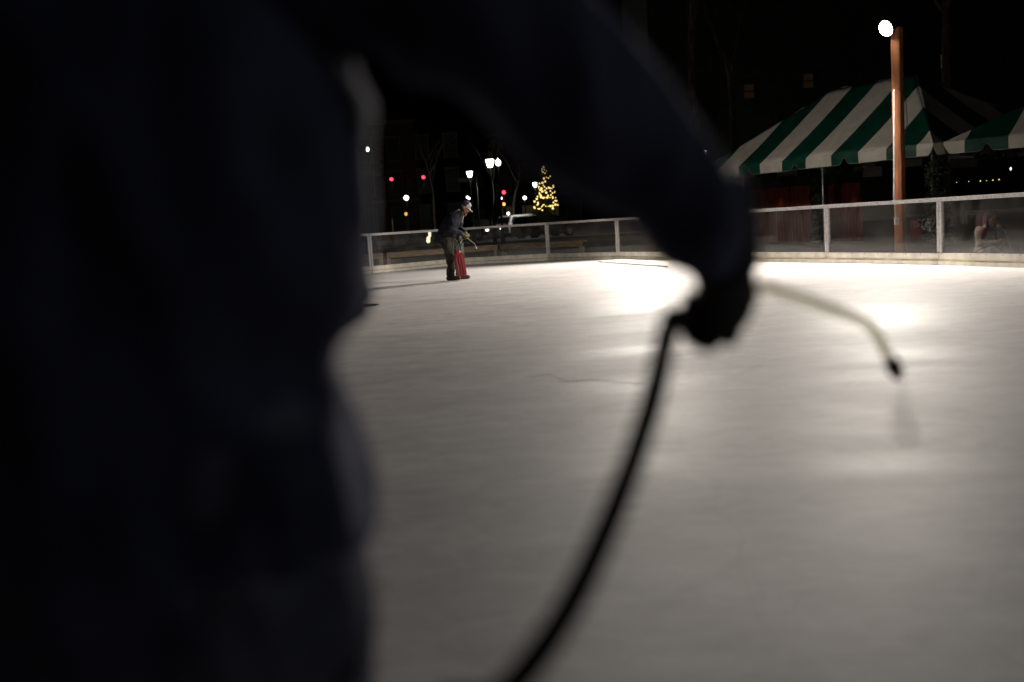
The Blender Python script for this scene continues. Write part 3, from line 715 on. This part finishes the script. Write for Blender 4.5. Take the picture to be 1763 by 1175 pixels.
# ---------------------------------------------------------------- parked cars
def car(P, rz, paint, label, H=1.62, L=4.4, heads=False):
    t = empty('parked_car', P, rz); tag(t, label, 'car', 'cars parked across the street')
    W = 1.8; k = H/1.62
    prof = [(-L/2, .35), (-L/2, .95*k), (-L/2+.12, 1.02*k), (-L/2+.35, 1.5*k), (-L/2+.65, 1.6*k), (.2, H), (.65, 1.52*k), (1.25, 1.05*k), (L/2-.25, .92*k), (L/2, .7*k), (L/2, .35), (1.75, .3), (-1.75, .3)]
    bm = bmesh.new(); rows_ = []
    for f, ins in ((-1, .0), (-.96, -.0), (-.5, 0), (.5, 0), (.96, 0), (1, 0)):
        r = []
        for x, z in prof:
            tum = .16*max(0, (z-.95*k))/(.67*k); edge = .05 if abs(f) == 1 else 0
            r.append(bm.verts.new((x*(1-edge*.3), f*(W/2)*(1-tum)-math.copysign(0, f), z-(edge*.6 if z > .5 else 0))))
        rows_.append(r)
    for a_, b_ in zip(rows_, rows_[1:]):
        for i in range(len(prof)): bm.faces.new((a_[i], a_[(i+1) % len(prof)], b_[(i+1) % len(prof)], b_[i]))
    bm.faces.new(rows_[0]); bm.faces.new(rows_[-1][::-1])
    fin('body', bm, paint, t)
    def side_w(x0, x1, x2, x3, nm):
        for s in (-1, 1):
            bm = bmesh.new()
            q = []
            for x, z in ((x0, 1.03*k), (x1, 1.03*k), (x2, 1.47*k), (x3, 1.47*k)):
                tum = .16*(z-.95*k)/(.67*k); q.append((x, s*(W/2*(1-tum)+.012), z))
            vs = [bm.verts.new(p) for p in q]+[bm.verts.new((p[0], p[1]-s*.02, p[2])) for p in q]
            bm.faces.new(vs[:4]); bm.faces.new(vs[4:][::-1])
            for i in range(4): bm.faces.new((vs[i], vs[(i+1) % 4], vs[4+(i+1) % 4], vs[4+i]))
            fin(nm, bm, M['glass_dark'], t)
    side_w(-1.95, -1.25, -1.25, -1.68, 'window'); side_w(-1.15, -.2, -.2, -1.15, 'window'); side_w(-.1, 1.0, .5, -.1, 'window')
    for (x0, z0, x1, z1) in ((-L/2+.10, 1.06*k, -L/2+.32, 1.46*k), (1.22, 1.09*k, .72, 1.49*k)):
        sgn = -1 if x0 < 0 else 1; bm = bmesh.new()
        q = [(x0+sgn*.02, -.72, z0), (x0+sgn*.02, .72, z0), (x1+sgn*.02, .66, z1), (x1+sgn*.02, -.66, z1)]
        vs = [bm.verts.new(p) for p in q]+[bm.verts.new((p[0]-sgn*.03, p[1], p[2]-.01)) for p in q]
        bm.faces.new(vs[:4]); bm.faces.new(vs[4:][::-1])
        for i in range(4): bm.faces.new((vs[i], vs[(i+1) % 4], vs[4+(i+1) % 4], vs[4+i]))
        fin('windscreen' if sgn > 0 else 'rear_window', bm, M['glass_dark'], t)
    for x in (-1.35, 1.4):
        for s in (-1, 1):
            bm = bmesh.new(); r = bmesh.ops.create_cone(bm, cap_ends=True, segments=24, radius1=.34, radius2=.34, depth=.22)
            bmesh.ops.transform(bm, matrix=Matrix.Translation((x, s*.83, .34)) @ Matrix.Rotation(math.pi/2, 4, 'X'), verts=r['verts']); wo = fin('wheel', bm, M['tyre'], t)
            bm = bmesh.new(); r = bmesh.ops.create_cone(bm, cap_ends=True, segments=18, radius1=.2, radius2=.18, depth=.02)
            bmesh.ops.transform(bm, matrix=Matrix.Translation((x, s*.95, .34)) @ Matrix.Rotation(math.pi/2, 4, 'X'), verts=r['verts']); fin('rim', bm, M['rim'], wo)
    for s in (-1, 1):
        bm = bmesh.new(); box(bm, (-L/2-.005, s*.74, .98*k), (.06, .22, .18)); fin('tail_light', bm, M['tail'], t, bevel=.01)
        bm = bmesh.new(); box(bm, (L/2-.03, s*.68, .72*k), (.10, .28, .13)); fin('headlight', bm, M['lamp'] if heads else M['rim'], t, bevel=.01)
        bm = bmesh.new(); box(bm, (.95, s*.98, 1.08*k), (.12, .18, .12)); fin('mirror', bm, paint, t, bevel=.02)
M['tail'] = mat('tail_lens', (.3, .01, .01), .3)
pc = gb(902, 77); car(pc, math.radians(38), M['white_paint'], 'white estate car parked in front of the fairy light tree', 1.66)
pc = gb(937, 68); car(pc, math.radians(30), M['dark_paint'], 'dark parked car under the fairy light tree', 1.5)
pc = gb(818, 74); car(pc, math.radians(-50), M['dark_paint'], 'dark car with lit headlights right of the worker', 1.5, heads=True)

# ---------------------------------------------------------------- people
def hand_tubes(bm, wrist, d, nrm, thumbside, curl=1.2, s=1.0, inf=0.0):
    """palm runs along d from wrist; fingers curl toward nrm; thumb leaves the side thumbside."""
    d = V(d).normalized(); nrm = V(nrm); nrm = (nrm-d*nrm.dot(d)).normalized(); ts = V(thumbside); ts = (ts-d*ts.dot(d)-nrm*ts.dot(nrm)).normalized()
    L = .095*s
    tube(bm, [wrist-d*.02*s, wrist+d*.03*s, wrist+d*L*.75, wrist+d*L*.95], [(.028*s+inf, .020*s+inf), (.036*s+inf, .017*s+inf), (.041*s+inf, .015*s+inf), (.036*s+inf, .012*s+inf)], 14, side=ts)
    for i, (off, ln) in enumerate(((.031, .075), (.011, .084), (-.010, .078), (-.029, .060))):
        p = wrist+d*L*.93+ts*off*s; q = [p-d*.02*s, p]; a = .25*curl; x = p.copy()
        for k, f in enumerate((.45, .30, .25)):
            a += curl*(.75 if k else .35); dd = d*math.cos(a)+nrm*math.sin(a); x = x+dd*ln*s*f; q.append(x.copy())
        tube(bm, q, [.0095*s+inf, .0095*s+inf, .009*s+inf, .0082*s+inf, .0072*s+inf], 8)
    p = wrist+d*.022*s+ts*.026*s; q = [p, p+(ts*.8+d*.5+nrm*.25).normalized()*.034*s]; q.append(q[-1]+(d*.8+ts*.25+nrm*.55).normalized()*.032*s); q.append(q[-1]+(d*.55-ts*.2+nrm*.8).normalized()*.026*s)
    tube(bm, q, [.014*s+inf, .012*s+inf, .0105*s+inf, .009*s+inf], 8)
def head_tubes(bm, c, fwd, up, s=1.0):
    fwd = V(fwd).normalized(); up = V(up); up = (up-fwd*up.dot(fwd)).normalized(); rt = fwd.cross(up)
    R = Matrix((rt, fwd, up)).transposed()
    def P(x, y, z): return c+(rt*x+fwd*y+up*z)*s
    ball(bm, P(0, -.012, .035), (.075*s, .093*s, .085*s), R); ball(bm, P(0, .018, -.035), (.060*s, .070*s, .075*s), R)
    ball(bm, P(0, .045, -.085), (.032*s, .034*s, .026*s), R)
    tube(bm, [P(0, .086, .012), P(0, .108, -.022)], [.010*s, .015*s], 8); ball(bm, P(0, .103, -.027), (.019*s, .014*s, .011*s), R, 10)
    tube(bm, [P(-.045, .070, .030), P(0, .084, .032), P(.045, .070, .030)], .012*s, 8)
    for q in (-1, 1):
        ball(bm, P(q*.076, -.012, -.005), (.009*s, .018*s, .030*s), R, 10); ball(bm, P(q*.042, .062, -.022), (.022*s, .018*s, .018*s), R, 10)
    tube(bm, [P(-.022, .082, -.058), P(0, .090, -.057), P(.022, .082, -.058)], .0085*s, 6)
    return P, R
def face_parts(c, fwd, up, parent, s=1.0):
    fwd = V(fwd).normalized(); up = V(up); up = (up-fwd*up.dot(fwd)).normalized(); rt = fwd.cross(up)
    def P(x, y, z): return c+(rt*x+fwd*y+up*z)*s
    for q in (-1, 1):
        bm = bmesh.new(); ball(bm, P(q*.032, .076, .008), .0115*s, seg=12); fin('eye', bm, M['eye'], parent, True)
    bm = bmesh.new(); tube(bm, [P(-.022, .090, -.058), P(0, .098, -.057), P(.022, .090, -.058)], .0055*s, 6); fin('mouth', bm, M['lip'], parent, True)
    return P
def figure(root, j, vox, s=1.0, cloth=None):
    """body: one continuous surface through the joints of dict j"""
    bm = bmesh.new(); ax = (j['shR']-j['shL']).normalized(); hx = (j['hipR']-j['hipL']).normalized(); mid = (hx+ax).normalized()
    tube(bm, [j['pelvis']-(j['chest']-j['pelvis']).normalized()*.05, j['pelvis'], j['waist'], j['chest'], j['top']], [(.14*s, .10*s), (.155*s, .11*s), (.135*s, .10*s), (.165*s, .115*s), (.10*s, .07*s)], 20, side=mid)
    tube(bm, [j['top'], j['neck'], j['head']-(j['head']-j['neck'])*.35], [.062*s, .054*s, .050*s], 12)
    head_tubes(bm, j['head'], j['fwd'], j['hup'], s)
    for a in ('R', 'L'):
        sh, el, wr = j['sh'+a], j['el'+a], j['wr'+a]
        tube(bm, [j['top'].lerp(sh, .4), sh, sh.lerp(el, .5), el, el.lerp(wr, .35), wr], [.05*s, .055*s, .046*s, .038*s, .038*s, .026*s], 12)
        hd = j.get('hd'+a) or (wr-el); hand_tubes(bm, wr, hd, j['hn'+a], j['ht'+a], j.get('curl'+a, 1.1), s*j.get('hs', 1))
        hp, kn, an = j['hip'+a], j['kn'+a], j['an'+a]
        tube(bm, [hp, hp.lerp(kn, .5), kn, kn.lerp(an, .35), an], [.085*s, .072*s, .052*s, .052*s, .034*s], 12)
        td = j['toe'+a]; tube(bm, [an-td*.05+V((0, 0, -.045)), an+td*.04+V((0, 0, -.04)), an+td*.16+V((0, 0, -.06))], [(.035, .035), (.042, .04), (.038, .022)], 12, side=td.cross(V((0, 0, 1))))
    return blend('body', bm, M['skin'], root, vox, 4)
def boots(root, j, m, s=1.0, vox=.008):
    for a in ('R', 'L'):
        bm = bmesh.new(); an, td = j['an'+a], j['toe'+a]; sd = td.cross(V((0, 0, 1)))
        tube(bm, [an+V((0, 0, .10)), an], [.062, .056], 12)
        tube(bm, [an-td*.055+V((0, 0, -.045)), an+td*.05+V((0, 0, -.035)), an+td*.17+V((0, 0, -.052))], [(.045, .048), (.052, .055), (.048, .036)], 14, side=sd)
        tube(bm, [an-td*.06+V((0, 0, -.082)), an+td*.05+V((0, 0, -.082)), an+td*.18+V((0, 0, -.082))], [(.047, .014), (.054, .014), (.048, .014)], 14, side=sd)
        blend('boot', bm, m, root, vox, 3)

# ---- the worker with the red tank (faces right)
wb = gnd(783, 482.5); root = empty('person', V((wb.x, wb.y, 0)), math.radians(-8))
tag(root, 'bearded worker in cap and charcoal jacket bent over a red tank on the ice', 'person')
j = dict(pelvis=V((-.10, 0, .93)), waist=V((-.05, 0, 1.08)), chest=V((.05, 0, 1.27)), top=V((.16, 0, 1.40)), neck=V((.22, 0, 1.45)), head=V((.315, -.01, 1.525)),
         fwd=V((.80, -.10, -.60)), hup=V((.6, 0, .8)), shR=V((.12, -.19, 1.36)), shL=V((.14, .19, 1.36)),
         elR=V((.04, -.27, 1.09)), elL=V((.12, .25, 1.09)), wrR=V((.22, -.12, .97)), wrL=V((.26, .08, .99)),
         hnR=V((.2, .2, -1)), hnL=V((.1, -.3, -1)), htR=V((.3, .9, .3)), htL=V((.3, -.9, .3)),
         hipR=V((-.09, -.10, .90)), hipL=V((-.07, .10, .90)), knR=V((-.03, -.13, .50)), knL=V((.07, .12, .50)), anR=V((-.05, -.13, .10)), anL=V((.09, .10, .10)),
         toeR=V((1, -.1, 0)).normalized(), toeL=V((1, .1, 0)).normalized(), curlR=1.2, curlL=1.2, hs=.80)
root.scale = (1.08, 1.08, 1)
figure(root, j, .008)
bm = bmesh.new()   # jacket
tube(bm, [V((-.13, 0, .90)), V((-.11, 0, .98)), V((-.06, 0, 1.10)), V((.03, 0, 1.27)), V((.12, 0, 1.38)), V((.18, 0, 1.44))], [(.20, .16), (.215, .18), (.21, .175), (.215, .165), (.17, .125), (.09, .08)], 22, side=(0, 1, 0))
tube(bm, [V((.17, 0, 1.43)), V((.225, 0, 1.475))], [(.085, .085), (.08, .08)], 14)
for a in ('R', 'L'):
    sh, el, wr = j['sh'+a], j['el'+a], j['wr'+a]; tube(bm, [sh, sh.lerp(el, .5), el, el.lerp(wr, .5), wr-(wr-el).normalized()*.015], [.092, .082, .076, .066, .055], 14)
blend('jacket', bm, M['charcoal'], root, .011, 4, .012, 9, (1, 1, .7))
bm = bmesh.new()   # collar and open front edge
tube(bm, [V((.12, -.06, 1.46)), V((.20, -.07, 1.49)), V((.26, -.05, 1.43)), V((.27, -.03, 1.35)), V((.22, -.02, 1.22))], [.012, .014, .014, .012, .010], 8); fin('collar', bm, M['cap_grey'], root, True)
bm = bmesh.new()   # trousers
tube(bm, [V((-.08, 0, 1.0)), V((-.10, 0, .93)), V((-.09, 0, .84))], [(.17, .14), (.19, .155), (.17, .14)], 20, side=(0, 1, 0))
for a in ('R', 'L'):
    hp, kn, an = j['hip'+a], j['kn'+a], j['an'+a]; tube(bm, [hp, hp.lerp(kn, .45), kn, kn.lerp(an, .5), an+V((0, 0, .03))], [.125, .115, .092, .086, .084], 16)
blend('trousers', bm, M['olive'], root, .010, 3, .014, 10, (1, 1, .8))
boots(root, j, M['boot'])
for a in ('R', 'L'):
    bm = bmesh.new(); hand_tubes(bm, j['wr'+a], j['wr'+a]-j['el'+a], j['hn'+a], j['ht'+a], 1.2, 1.08, .004); wr = j['wr'+a]; dd = (wr-j['el'+a]).normalized()
    tube(bm, [wr-dd*.05, wr], [.042, .038], 12); blend('glove', bm, M['glove_y'], root, .005, 2)
P = face_parts(j['head'], j['fwd'], j['hup'], root)
fw = j['fwd'].normalized(); up = (j['hup']-fw*j['hup'].dot(fw)).normalized(); rt = fw.cross(up); R = Matrix((rt, fw, up)).transposed()
bm = bmesh.new()   # beard
ball(bm, P(0, .050, -.085), (.052, .052, .042), R); ball(bm, P(0, .07, -.125), (.036, .036, .05), R)
for q in (-1, 1): tube(bm, [P(q*.070, .0, -.02), P(q*.062, .03, -.06), P(q*.035, .065, -.09)], [.014, .022, .028], 8)
tube(bm, [P(-.035, .085, -.062), P(0, .102, -.047), P(.035, .085, -.062)], .010, 8)
blend('beard', bm, M['beard'], root, .005, 2, .003, 60)
bm = bmesh.new()   # cap crown, navy behind
ball(bm, P(0, -.016, .062), (.085, .102, .085), R, 20)
cz = P(0, 0, .028); bmesh.ops.bisect_plane(bm, geom=bm.verts[:]+bm.edges[:]+bm.faces[:], plane_co=cz, plane_no=up, clear_inner=True)
for f in bm.faces: f.material_index = 1 if (f.calc_center_median()-P(0, .028, 0)).dot(fw) > 0 else 0
cap = fin('cap', bm, [M['cap_navy'], M['cap_grey']], root, True)
bm = bmesh.new(); arc = []
for k in range(13):
    a = math.radians(-80+k*160/12); arc.append((math.sin(a), math.cos(a)))
for zo in (0, -.006):
    inner = [bm.verts.new(P(x*.076, .012+y*.074, .034+zo)) for x, y in arc]; outr = [bm.verts.new(P(x*.072, .02+y*.15, .022+zo-.018*(1-x*x))) for x, y in arc]
    for k in range(12): bm.faces.new((inner[k], inner[k+1], outr[k+1], outr[k]))
bm.verts.ensure_lookup_table()
for k in range(12): bm.faces.new((bm.verts[13+k], bm.verts[14+k], bm.verts[26+14+k], bm.verts[26+13+k]))
fin('brim', bm, M['cap_grey'], cap, True)
wroot = root
# ---- red water tank hanging from his hands
tp_ = at(793, 432, wb.y-.32)
t = empty('water_tank', V((tp_.x, tp_.y, 0)), .15); tag(t, 'scuffed red ribbed water tank hanging by its straps from the worker hands', 'water tank')
z0, z1 = .075, .60
bm = bmesh.new(); box(bm, (0, 0, (z0+z1)/2), (.185, .15, z1-z0-.03)); bmesh.ops.bevel(bm, geom=bm.edges[:], offset=.02, segments=3, affect='EDGES')
for x in (-.060, 0, .060): box(bm, (x, -.083, (z0+z1)/2-.01), (.030, .016, z1-z0-.10))
for y in (-.04, .04): box(bm, (-.098, y, (z0+z1)/2-.01), (.014, .03, z1-z0-.10)); box(bm, (.098, y, (z0+z1)/2-.01), (.014, .03, z1-z0-.10))
o = fin('body', bm, M['tank'], t); o.rotation_euler = (0, math.radians(-5), 0)
bm = bmesh.new(); lathe(bm, [(.075, z1-.03), (.078, z1+.01), (.06, z1+.03), (.05, z1+.035)], (-.02, 0, 0), 20); o3 = fin('lid', bm, M['tank'], o, True)
hl = wroot.matrix_basis
hR = Matrix.Rotation(math.radians(-8), 4, 'Z') @ (j['wrR']+V((.07, .02, -.07))) + V((wb.x, wb.y, 0)) - t.location
hR = Matrix.Rotation(-.15, 3, 'Z') @ hR
for (x, y) in ((-.09, 0), (.045, 0)):
    bm = bmesh.new(); tube(bm, [V((x-.04, y, z1-.02)), V((x*.9-.03, y, .72)), hR.lerp(V((x, y, .9)), .3)+V((0, 0, -.03)), hR], .009, 8); fin('strap', bm, M['hose'], t, True)
# ---- his thin spray wand
wt = V((wb.x, wb.y, 0)); W0 = Matrix.Rotation(math.radians(-8), 4, 'Z') @ (j['wrL']+V((.07, -.05, -.06))) + wt
t = empty('spray_wand', W0); tag(t, 'thin bent spray wand in the worker gloved hands', 'spray wand')
bm = bmesh.new(); a1 = at(813, 416.5, W0.y)-W0; a2 = at(817, 420, W0.y)-W0; a3 = at(820, 426, W0.y)-W0
tube(bm, [V((-.05, 0, .03)), V((0, 0, 0)), at(805, 411, W0.y)-W0, a1, a2, a3], [.010, .010, .0035, .0035, .0035, .0035], 8); fin('tube', bm, M['wand'], t, True)
bm = bmesh.new(); tube(bm, [a3, a3+V((.004, 0, -.025))], [.010, .014], 8); fin('nozzle', bm, M['wand'], t, True)

# ---- seated person behind the boards on the right
sp0 = at(1697, 430, 16.9); root = empty('person', V((sp0.x, sp0.y, -.12)), math.radians(200-180))
tag(root, 'person sitting low in a pale coat with a brown shoulder patch behind the right boards', 'person')
yo = .12  # local z from ground
j = dict(pelvis=V((0, 0, .22)), waist=V((0, -.02, .36)), chest=V((0, -.05, .54)), top=V((0, -.06, .66)), neck=V((0, -.075, .72)), head=V((.0, -.11, .81)),
         fwd=V((.12, -1, -.12)), hup=V((0, 0, 1)), shR=V((-.18, -.05, .63)), shL=V((.18, -.05, .63)),
         elR=V((-.25, -.13, .40)), elL=V((.25, -.16, .44)), wrR=V((-.06, -.28, .42)), wrL=V((.09, -.26, .62)),
         hnR=V((.3, .3, .3)), hnL=V((-.5, .3, .2)), htR=V((0, 0, 1)), htL=V((0, 0, 1)),
         hipR=V((-.10, -.02, .20)), hipL=V((.10, -.02, .20)), knR=V((-.22, -.36, .30)), knL=V((.22, -.38, .30)), anR=V((-.02, -.50, .10)), anL=V((.10, -.60, .10)),
         toeR=V((.5, -.86, 0)), toeL=V((.2, -.98, 0)), curlR=1.2, curlL=1.3)
# mirrored naming: R is on the -x side, facing -y
figure(root, j, .009)
bm = bmesh.new(); tube(bm, [V((0, 0, .16)), V((0, 0, .26)), V((0, -.03, .42)), V((0, -.05, .56)), V((0, -.06, .66)), V((0, -.07, .71))], [(.19, .15), (.205, .17), (.19, .155), (.205, .145), (.15, .105), (.08, .07)], 20, side=(1, 0, 0))
for a in ('R', 'L'):
    sh, el, wr = j['sh'+a], j['el'+a], j['wr'+a]; tube(bm, [sh, sh.lerp(el, .5), el, el.lerp(wr, .5), wr], [.082, .075, .07, .06, .048], 14)
blend('coat', bm, M['coat'], root, .010, 3, .010, 10)
bm = bmesh.new(); tube(bm, [V((-.15, -.15, .66)), V((-.20, -.16, .56)), V((-.215, -.16, .50))], [(.045, .02), (.05, .024), (.04, .02)], 12, side=(1, 0, 0)); blend('shoulder_patch', bm, M['coat_patch'], root, .008, 2)
bm = bmesh.new(); tube(bm, [V((.02, -.20, .64)), V((.03, -.21, .5)), V((.02, -.22, .44))], [(.03, .015), (.035, .015), (.02, .012)], 10, side=(1, 0, 0)); blend('scarf', bm, M['coat_patch'], root, .006, 2)
bm = bmesh.new()
for a in ('R', 'L'):
    hp, kn, an = j['hip'+a], j['kn'+a], j['an'+a]; tube(bm, [hp, hp.lerp(kn, .5), kn, kn.lerp(an, .5), an], [.115, .10, .08, .07, .06], 14)
blend('trousers', bm, M['denim'], root, .010, 3, .008, 10); boots(root, j, M['boot'])
P = face_parts(j['head'], j['fwd'], j['hup'], root)
fw = j['fwd'].normalized(); up = (j['hup']-fw*j['hup'].dot(fw)).normalized(); rt = fw.cross(up); R = Matrix((rt, fw, up)).transposed()
bm = bmesh.new(); ball(bm, P(0, -.025, .05), (.086, .098, .088), R, 18)
for q in (-1, 1): tube(bm, [P(q*.07, -.01, .05), P(q*.085, -.005, -.03), P(q*.085, .01, -.11), P(q*.08, .03, -.19)], [.022, .026, .028, .02], 10)
tube(bm, [P(0, -.07, .0), P(0, -.08, -.12)], [.07, .05], 12)
blend('hair', bm, M['hair'], root, .007, 2, .004, 40)
# yellow drink cup held in the right hand, and a walking pole at the other side
cp = Matrix.Rotation(math.radians(20), 4, 'Z') @ (j['wrR']+V((.095, -.03, .0))) + root.location
t = empty('drinks_cup', cp-V((0, 0, .05))); tag(t, 'yellow cup held by the seated person in the pale coat', 'cup')
bm = bmesh.new(); lathe(bm, [(.028, 0), (.033, .06), (.037, .11), (.034, .11), (.030, .02)], seg=18); fin('cup_body', bm, mat('yellow_cup', (.5, .33, .05), .5), t, True)
lp = Matrix.Rotation(math.radians(20), 4, 'Z') @ (j['wrL']+V((-.03, -.06, .05))) + root.location
t = empty('thin_pole', lp); tag(t, 'thin pale pole leaning down from the seated person hand', 'pole')
e = at(1742, 433, 16.6)-lp
bm = bmesh.new(); tube(bm, [V((0, 0, 0)), e], .006, 8); fin('shaft', bm, M['pvc'], t, True)
bm = bmesh.new(); tube(bm, [V((0, 0, 0))-e*.04, e*.05], .012, 8); fin('grip', bm, M['hose'], t, True)

# ---- foreground person, seen from behind, very close and out of focus
root = empty('person', V((-.37, .9, 0))); tag(root, 'large dark blurred figure in a navy jacket filling the left foreground, arm stretched right', 'person')
O = root.location.copy()
def L_(x, y, z): return V((x, y, z))-O
gripY = 1.20
j = dict(pelvis=L_(-.38, .90, .93), waist=L_(-.375, .90, 1.03), chest=L_(-.35, .90, 1.22), top=L_(-.31, .92, 1.38), neck=L_(-.29, .95, 1.45), head=L_(-.25, 1.00, 1.57),
         fwd=V((.45, .85, -.30)), hup=V((.1, .2, 1)), shR=L_(-.095, .90, 1.365), shL=L_(-.50, .98, 1.34),
         elR=at(1022, 192, .97)-O, elL=L_(-.55, 1.12, 1.10), wrR=at(1238, 414, 1.13)-O, wrL=L_(-.33, 1.28, 1.06),
         hdR=at(1262, 520, 1.17)-at(1238, 414, 1.13), hnR=V((-.70, .52, .19)), hnL=V((.4, -.4, -.8)), htR=V((.6, .8, 0)), htL=V((.3, .3, .9)),
         hipR=L_(-.27, .89, .90), hipL=L_(-.47, .92, .90), knR=L_(-.25, .93, .50), knL=L_(-.50, 1.02, .50), anR=L_(-.25, .88, .10), anL=L_(-.52, 1.02, .10),
         toeR=V((.3, .95, 0)), toeL=V((-.1, .99, 0)), curlR=1.45, curlL=1.2, hs=.80)
figure(root, j, .008)
bm = bmesh.new()
zs = [(.83, .236, .16), (.852, .242, .17), (.91, .232, .17), (.995, .218, .165), (1.07, .246, .16), (1.13, .254, .165), (1.20, .254, .165), (1.29, .258, .15), (1.37, .19, .12), (1.43, .09, .085)]
ctr = {.83: -.38, .852: -.38, .91: -.38, .995: -.38, 1.07: -.375, 1.13: -.37, 1.20: -.368, 1.29: -.355, 1.37: -.32, 1.43: -.30}
tube(bm, [L_(ctr[z], .91, z) for z, a, b_ in zs], [(a, b_) for z, a, b_ in zs], 28, side=(1, .1, 0))
for a in ('R', 'L'):
    sh, el, wr = j['sh'+a], j['el'+a], j['wr'+a]
    r = [.092, .087, .079, .074, .068, .053] if a == 'R' else [.09, .085, .078, .07, .06, .05]
    tube(bm, [sh, sh.lerp(el, .45), sh.lerp(el, .92), el.lerp(wr, .25), el.lerp(wr, .7), wr+(wr-el).normalized()*.01], r, 18)
    tube(bm, [j['top'].lerp(sh, .3), sh], [.10, .088], 14)
tube(bm, [L_(-.24, .90, 1.31), L_(-.18, .90, 1.36), j['shR'].lerp(j['elR'], .06)], [.075, .078, .088], 16)
for x_ in (-.275, -.465): tube(bm, [L_(x_, .90, .99), L_(x_, .90, .90), L_(x_, .90, .825)], [.10, .132, .14], 18, round_ends=False)
blend('jacket', bm, M['navy'], root, .009, 5, .013, 7, (1.3, 1, .55))
bm = bmesh.new(); tube(bm, [L_(-.38, .90, .93), L_(-.38, .90, .88), L_(-.38, .90, .80)], [(.16, .11), (.185, .125), (.18, .12)], 22, side=(1, .1, 0))
for a in ('R', 'L'):
    hp, kn, an = j['hip'+a], j['kn'+a], j['an'+a]; tube(bm, [hp, hp.lerp(kn, .4), kn, kn.lerp(an, .5), an], [.118, .118, .098, .088, .08], 18)
blend('trousers', bm, M['navy_trouser'], root, .010, 4, .008, 8, (1.4, 1, .5)); boots(root, j, M['boot'])
for a in ('R', 'L'):
    wr = j['wr'+a]; dd = (j.get('hd'+a) or (wr-j['el'+a])).normalized()
    bm = bmesh.new(); hand_tubes(bm, wr, dd, j['hn'+a], j['ht'+a], j['curl'+a], 1.22, .0015); tube(bm, [wr-dd*.04, wr+dd*.02], [.052, .045], 14)
    blend('glove', bm, M['black_glove'], root, .0032, 3)
face_parts(j['head'], j['fwd'], j['hup'], root)
fw = j['fwd'].normalized(); up = (j['hup']-fw*j['hup'].dot(fw)).normalized(); rt = fw.cross(up); R = Matrix((rt, fw, up)).transposed(); hc = j['head']
bm = bmesh.new(); ball(bm, hc+up*.05-fw*.02, (.085, .103, .085), R, 18); ball(bm, hc+up*.0-fw*.045, (.075, .07, .07), R, 14)
blend('hair', bm, M['hair'], root, .006, 2, .003, 50)

# ---- spray gun, wand and hose in the foreground hand
dh = j['hdR'].normalized(); ax_ = V((.6, .8, 0)); nr = V((-.70, .52, .19)); nr = (nr-dh*nr.dot(dh)).normalized()
pc = j['wrR']+root.location+dh*.100+nr*.030; g0 = pc-ax_*.065; g1 = at(1312, 492, 1.30)
t = empty('spray_wand', g0); tag(t, 'blurred spray wand with black nozzle held in the foreground black glove', 'spray wand')
O = g0
def q_(px, py, y): return at(px, py, y)-O
bm = bmesh.new(); tube(bm, [V((0, 0, 0)), pc-O, pc+ax_*.07-O], [.013, .016, .015], 12)
tube(bm, [pc+ax_*.05-O, pc+ax_*.055+V((0, 0, -.03))-O, pc+ax_*.05+V((0, 0, -.045))-O], [.015, .013, .010], 10); fin('trigger_handle', bm, M['hose'], t, True)
bm = bmesh.new(); tube(bm, [pc+ax_*.06-O, g1-O, q_(1385, 515, 1.38), q_(1450, 538, 1.50), q_(1488, 553, 1.57), q_(1506, 570, 1.60), q_(1520, 595, 1.62), q_(1532, 620, 1.64)], [.0075]*8, 10); fin('lance', bm, M['wand'], t, True)
bm = bmesh.new(); tube(bm, [q_(1532, 618, 1.64), q_(1540, 634, 1.645), q_(1546, 647, 1.65)], [.010, .014, .009], 12); fin('nozzle', bm, M['hose'], t, True)
t = empty('garden_hose', g0); tag(t, 'black hose curving down from the foreground glove to the bottom of the photo', 'hose')
hp = [(1158, 548, 1.10), (1143, 600, 1.06), (1128, 670, 1.02), (1104, 750, .97), (1074, 835, .92), (1042, 915, .88), (1006, 995, .84), (962, 1075, .80), (905, 1155, .765), (850, 1210, .74), (740, 1290, .72)]
bm = bmesh.new(); pts = [V((.01, .012, 0)), V((-.012, -.014, -.004))] + [q_(*p) for p in hp]
pts += [V((-.02, .55, .45))-O, V((.0, .42, .2))-O, V((.05, .25, .03))-O, V((.3, -.2, .02))-O, V((.9, -.8, .02))-O]
# Catmull-Rom for a smooth curve
sm = []
for i in range(len(pts)-1):
    p0, p1, p2, p3 = pts[max(i-1, 0)], pts[i], pts[i+1], pts[min(i+2, len(pts)-1)]
    for k in range(5):
        u = k/5; sm.append(.5*((2*p1)+(p2-p0)*u+(2*p0-5*p1+4*p2-p3)*u*u+(3*p1-p0-3*p2+p3)*u**3))
sm.append(pts[-1]); tube(bm, sm, .0125, 12); o = fin('hose', bm, M['hose'], t, True)
# fine water spray under the nozzle
nz_ = at(1547, 650, 1.65); dn = (at(1553, 700, 1.68)-nz_)
bm = bmesh.new(); tube(bm, [nz_, nz_+dn*.5, nz_+dn*1.3, nz_+dn*1.9], [.005, .012, .024, .030], 14)
o = fin('water_spray', bm, None, None) if False else None
me = bpy.data.meshes.new('water_spray'); bmesh.ops.recalc_face_normals(bm, faces=bm.faces[:]); bm.to_mesh(me); bm.free()
vm = bpy.data.materials.new('spray_mist'); vm.use_nodes = True; n = vm.node_tree.nodes; n.remove(n['Principled BSDF'])
pv = n.new('ShaderNodeVolumePrincipled'); pv.inputs['Density'].default_value = 6; pv.inputs['Color'].default_value = (.75, .75, .72, 1)
vm.node_tree.links.new(pv.outputs[0], n['Material Output'].inputs['Volume'])
o = link('water_spray', me, vm); tag(o, 'faint mist of water below the foreground nozzle', 'water spray', kind='stuff')
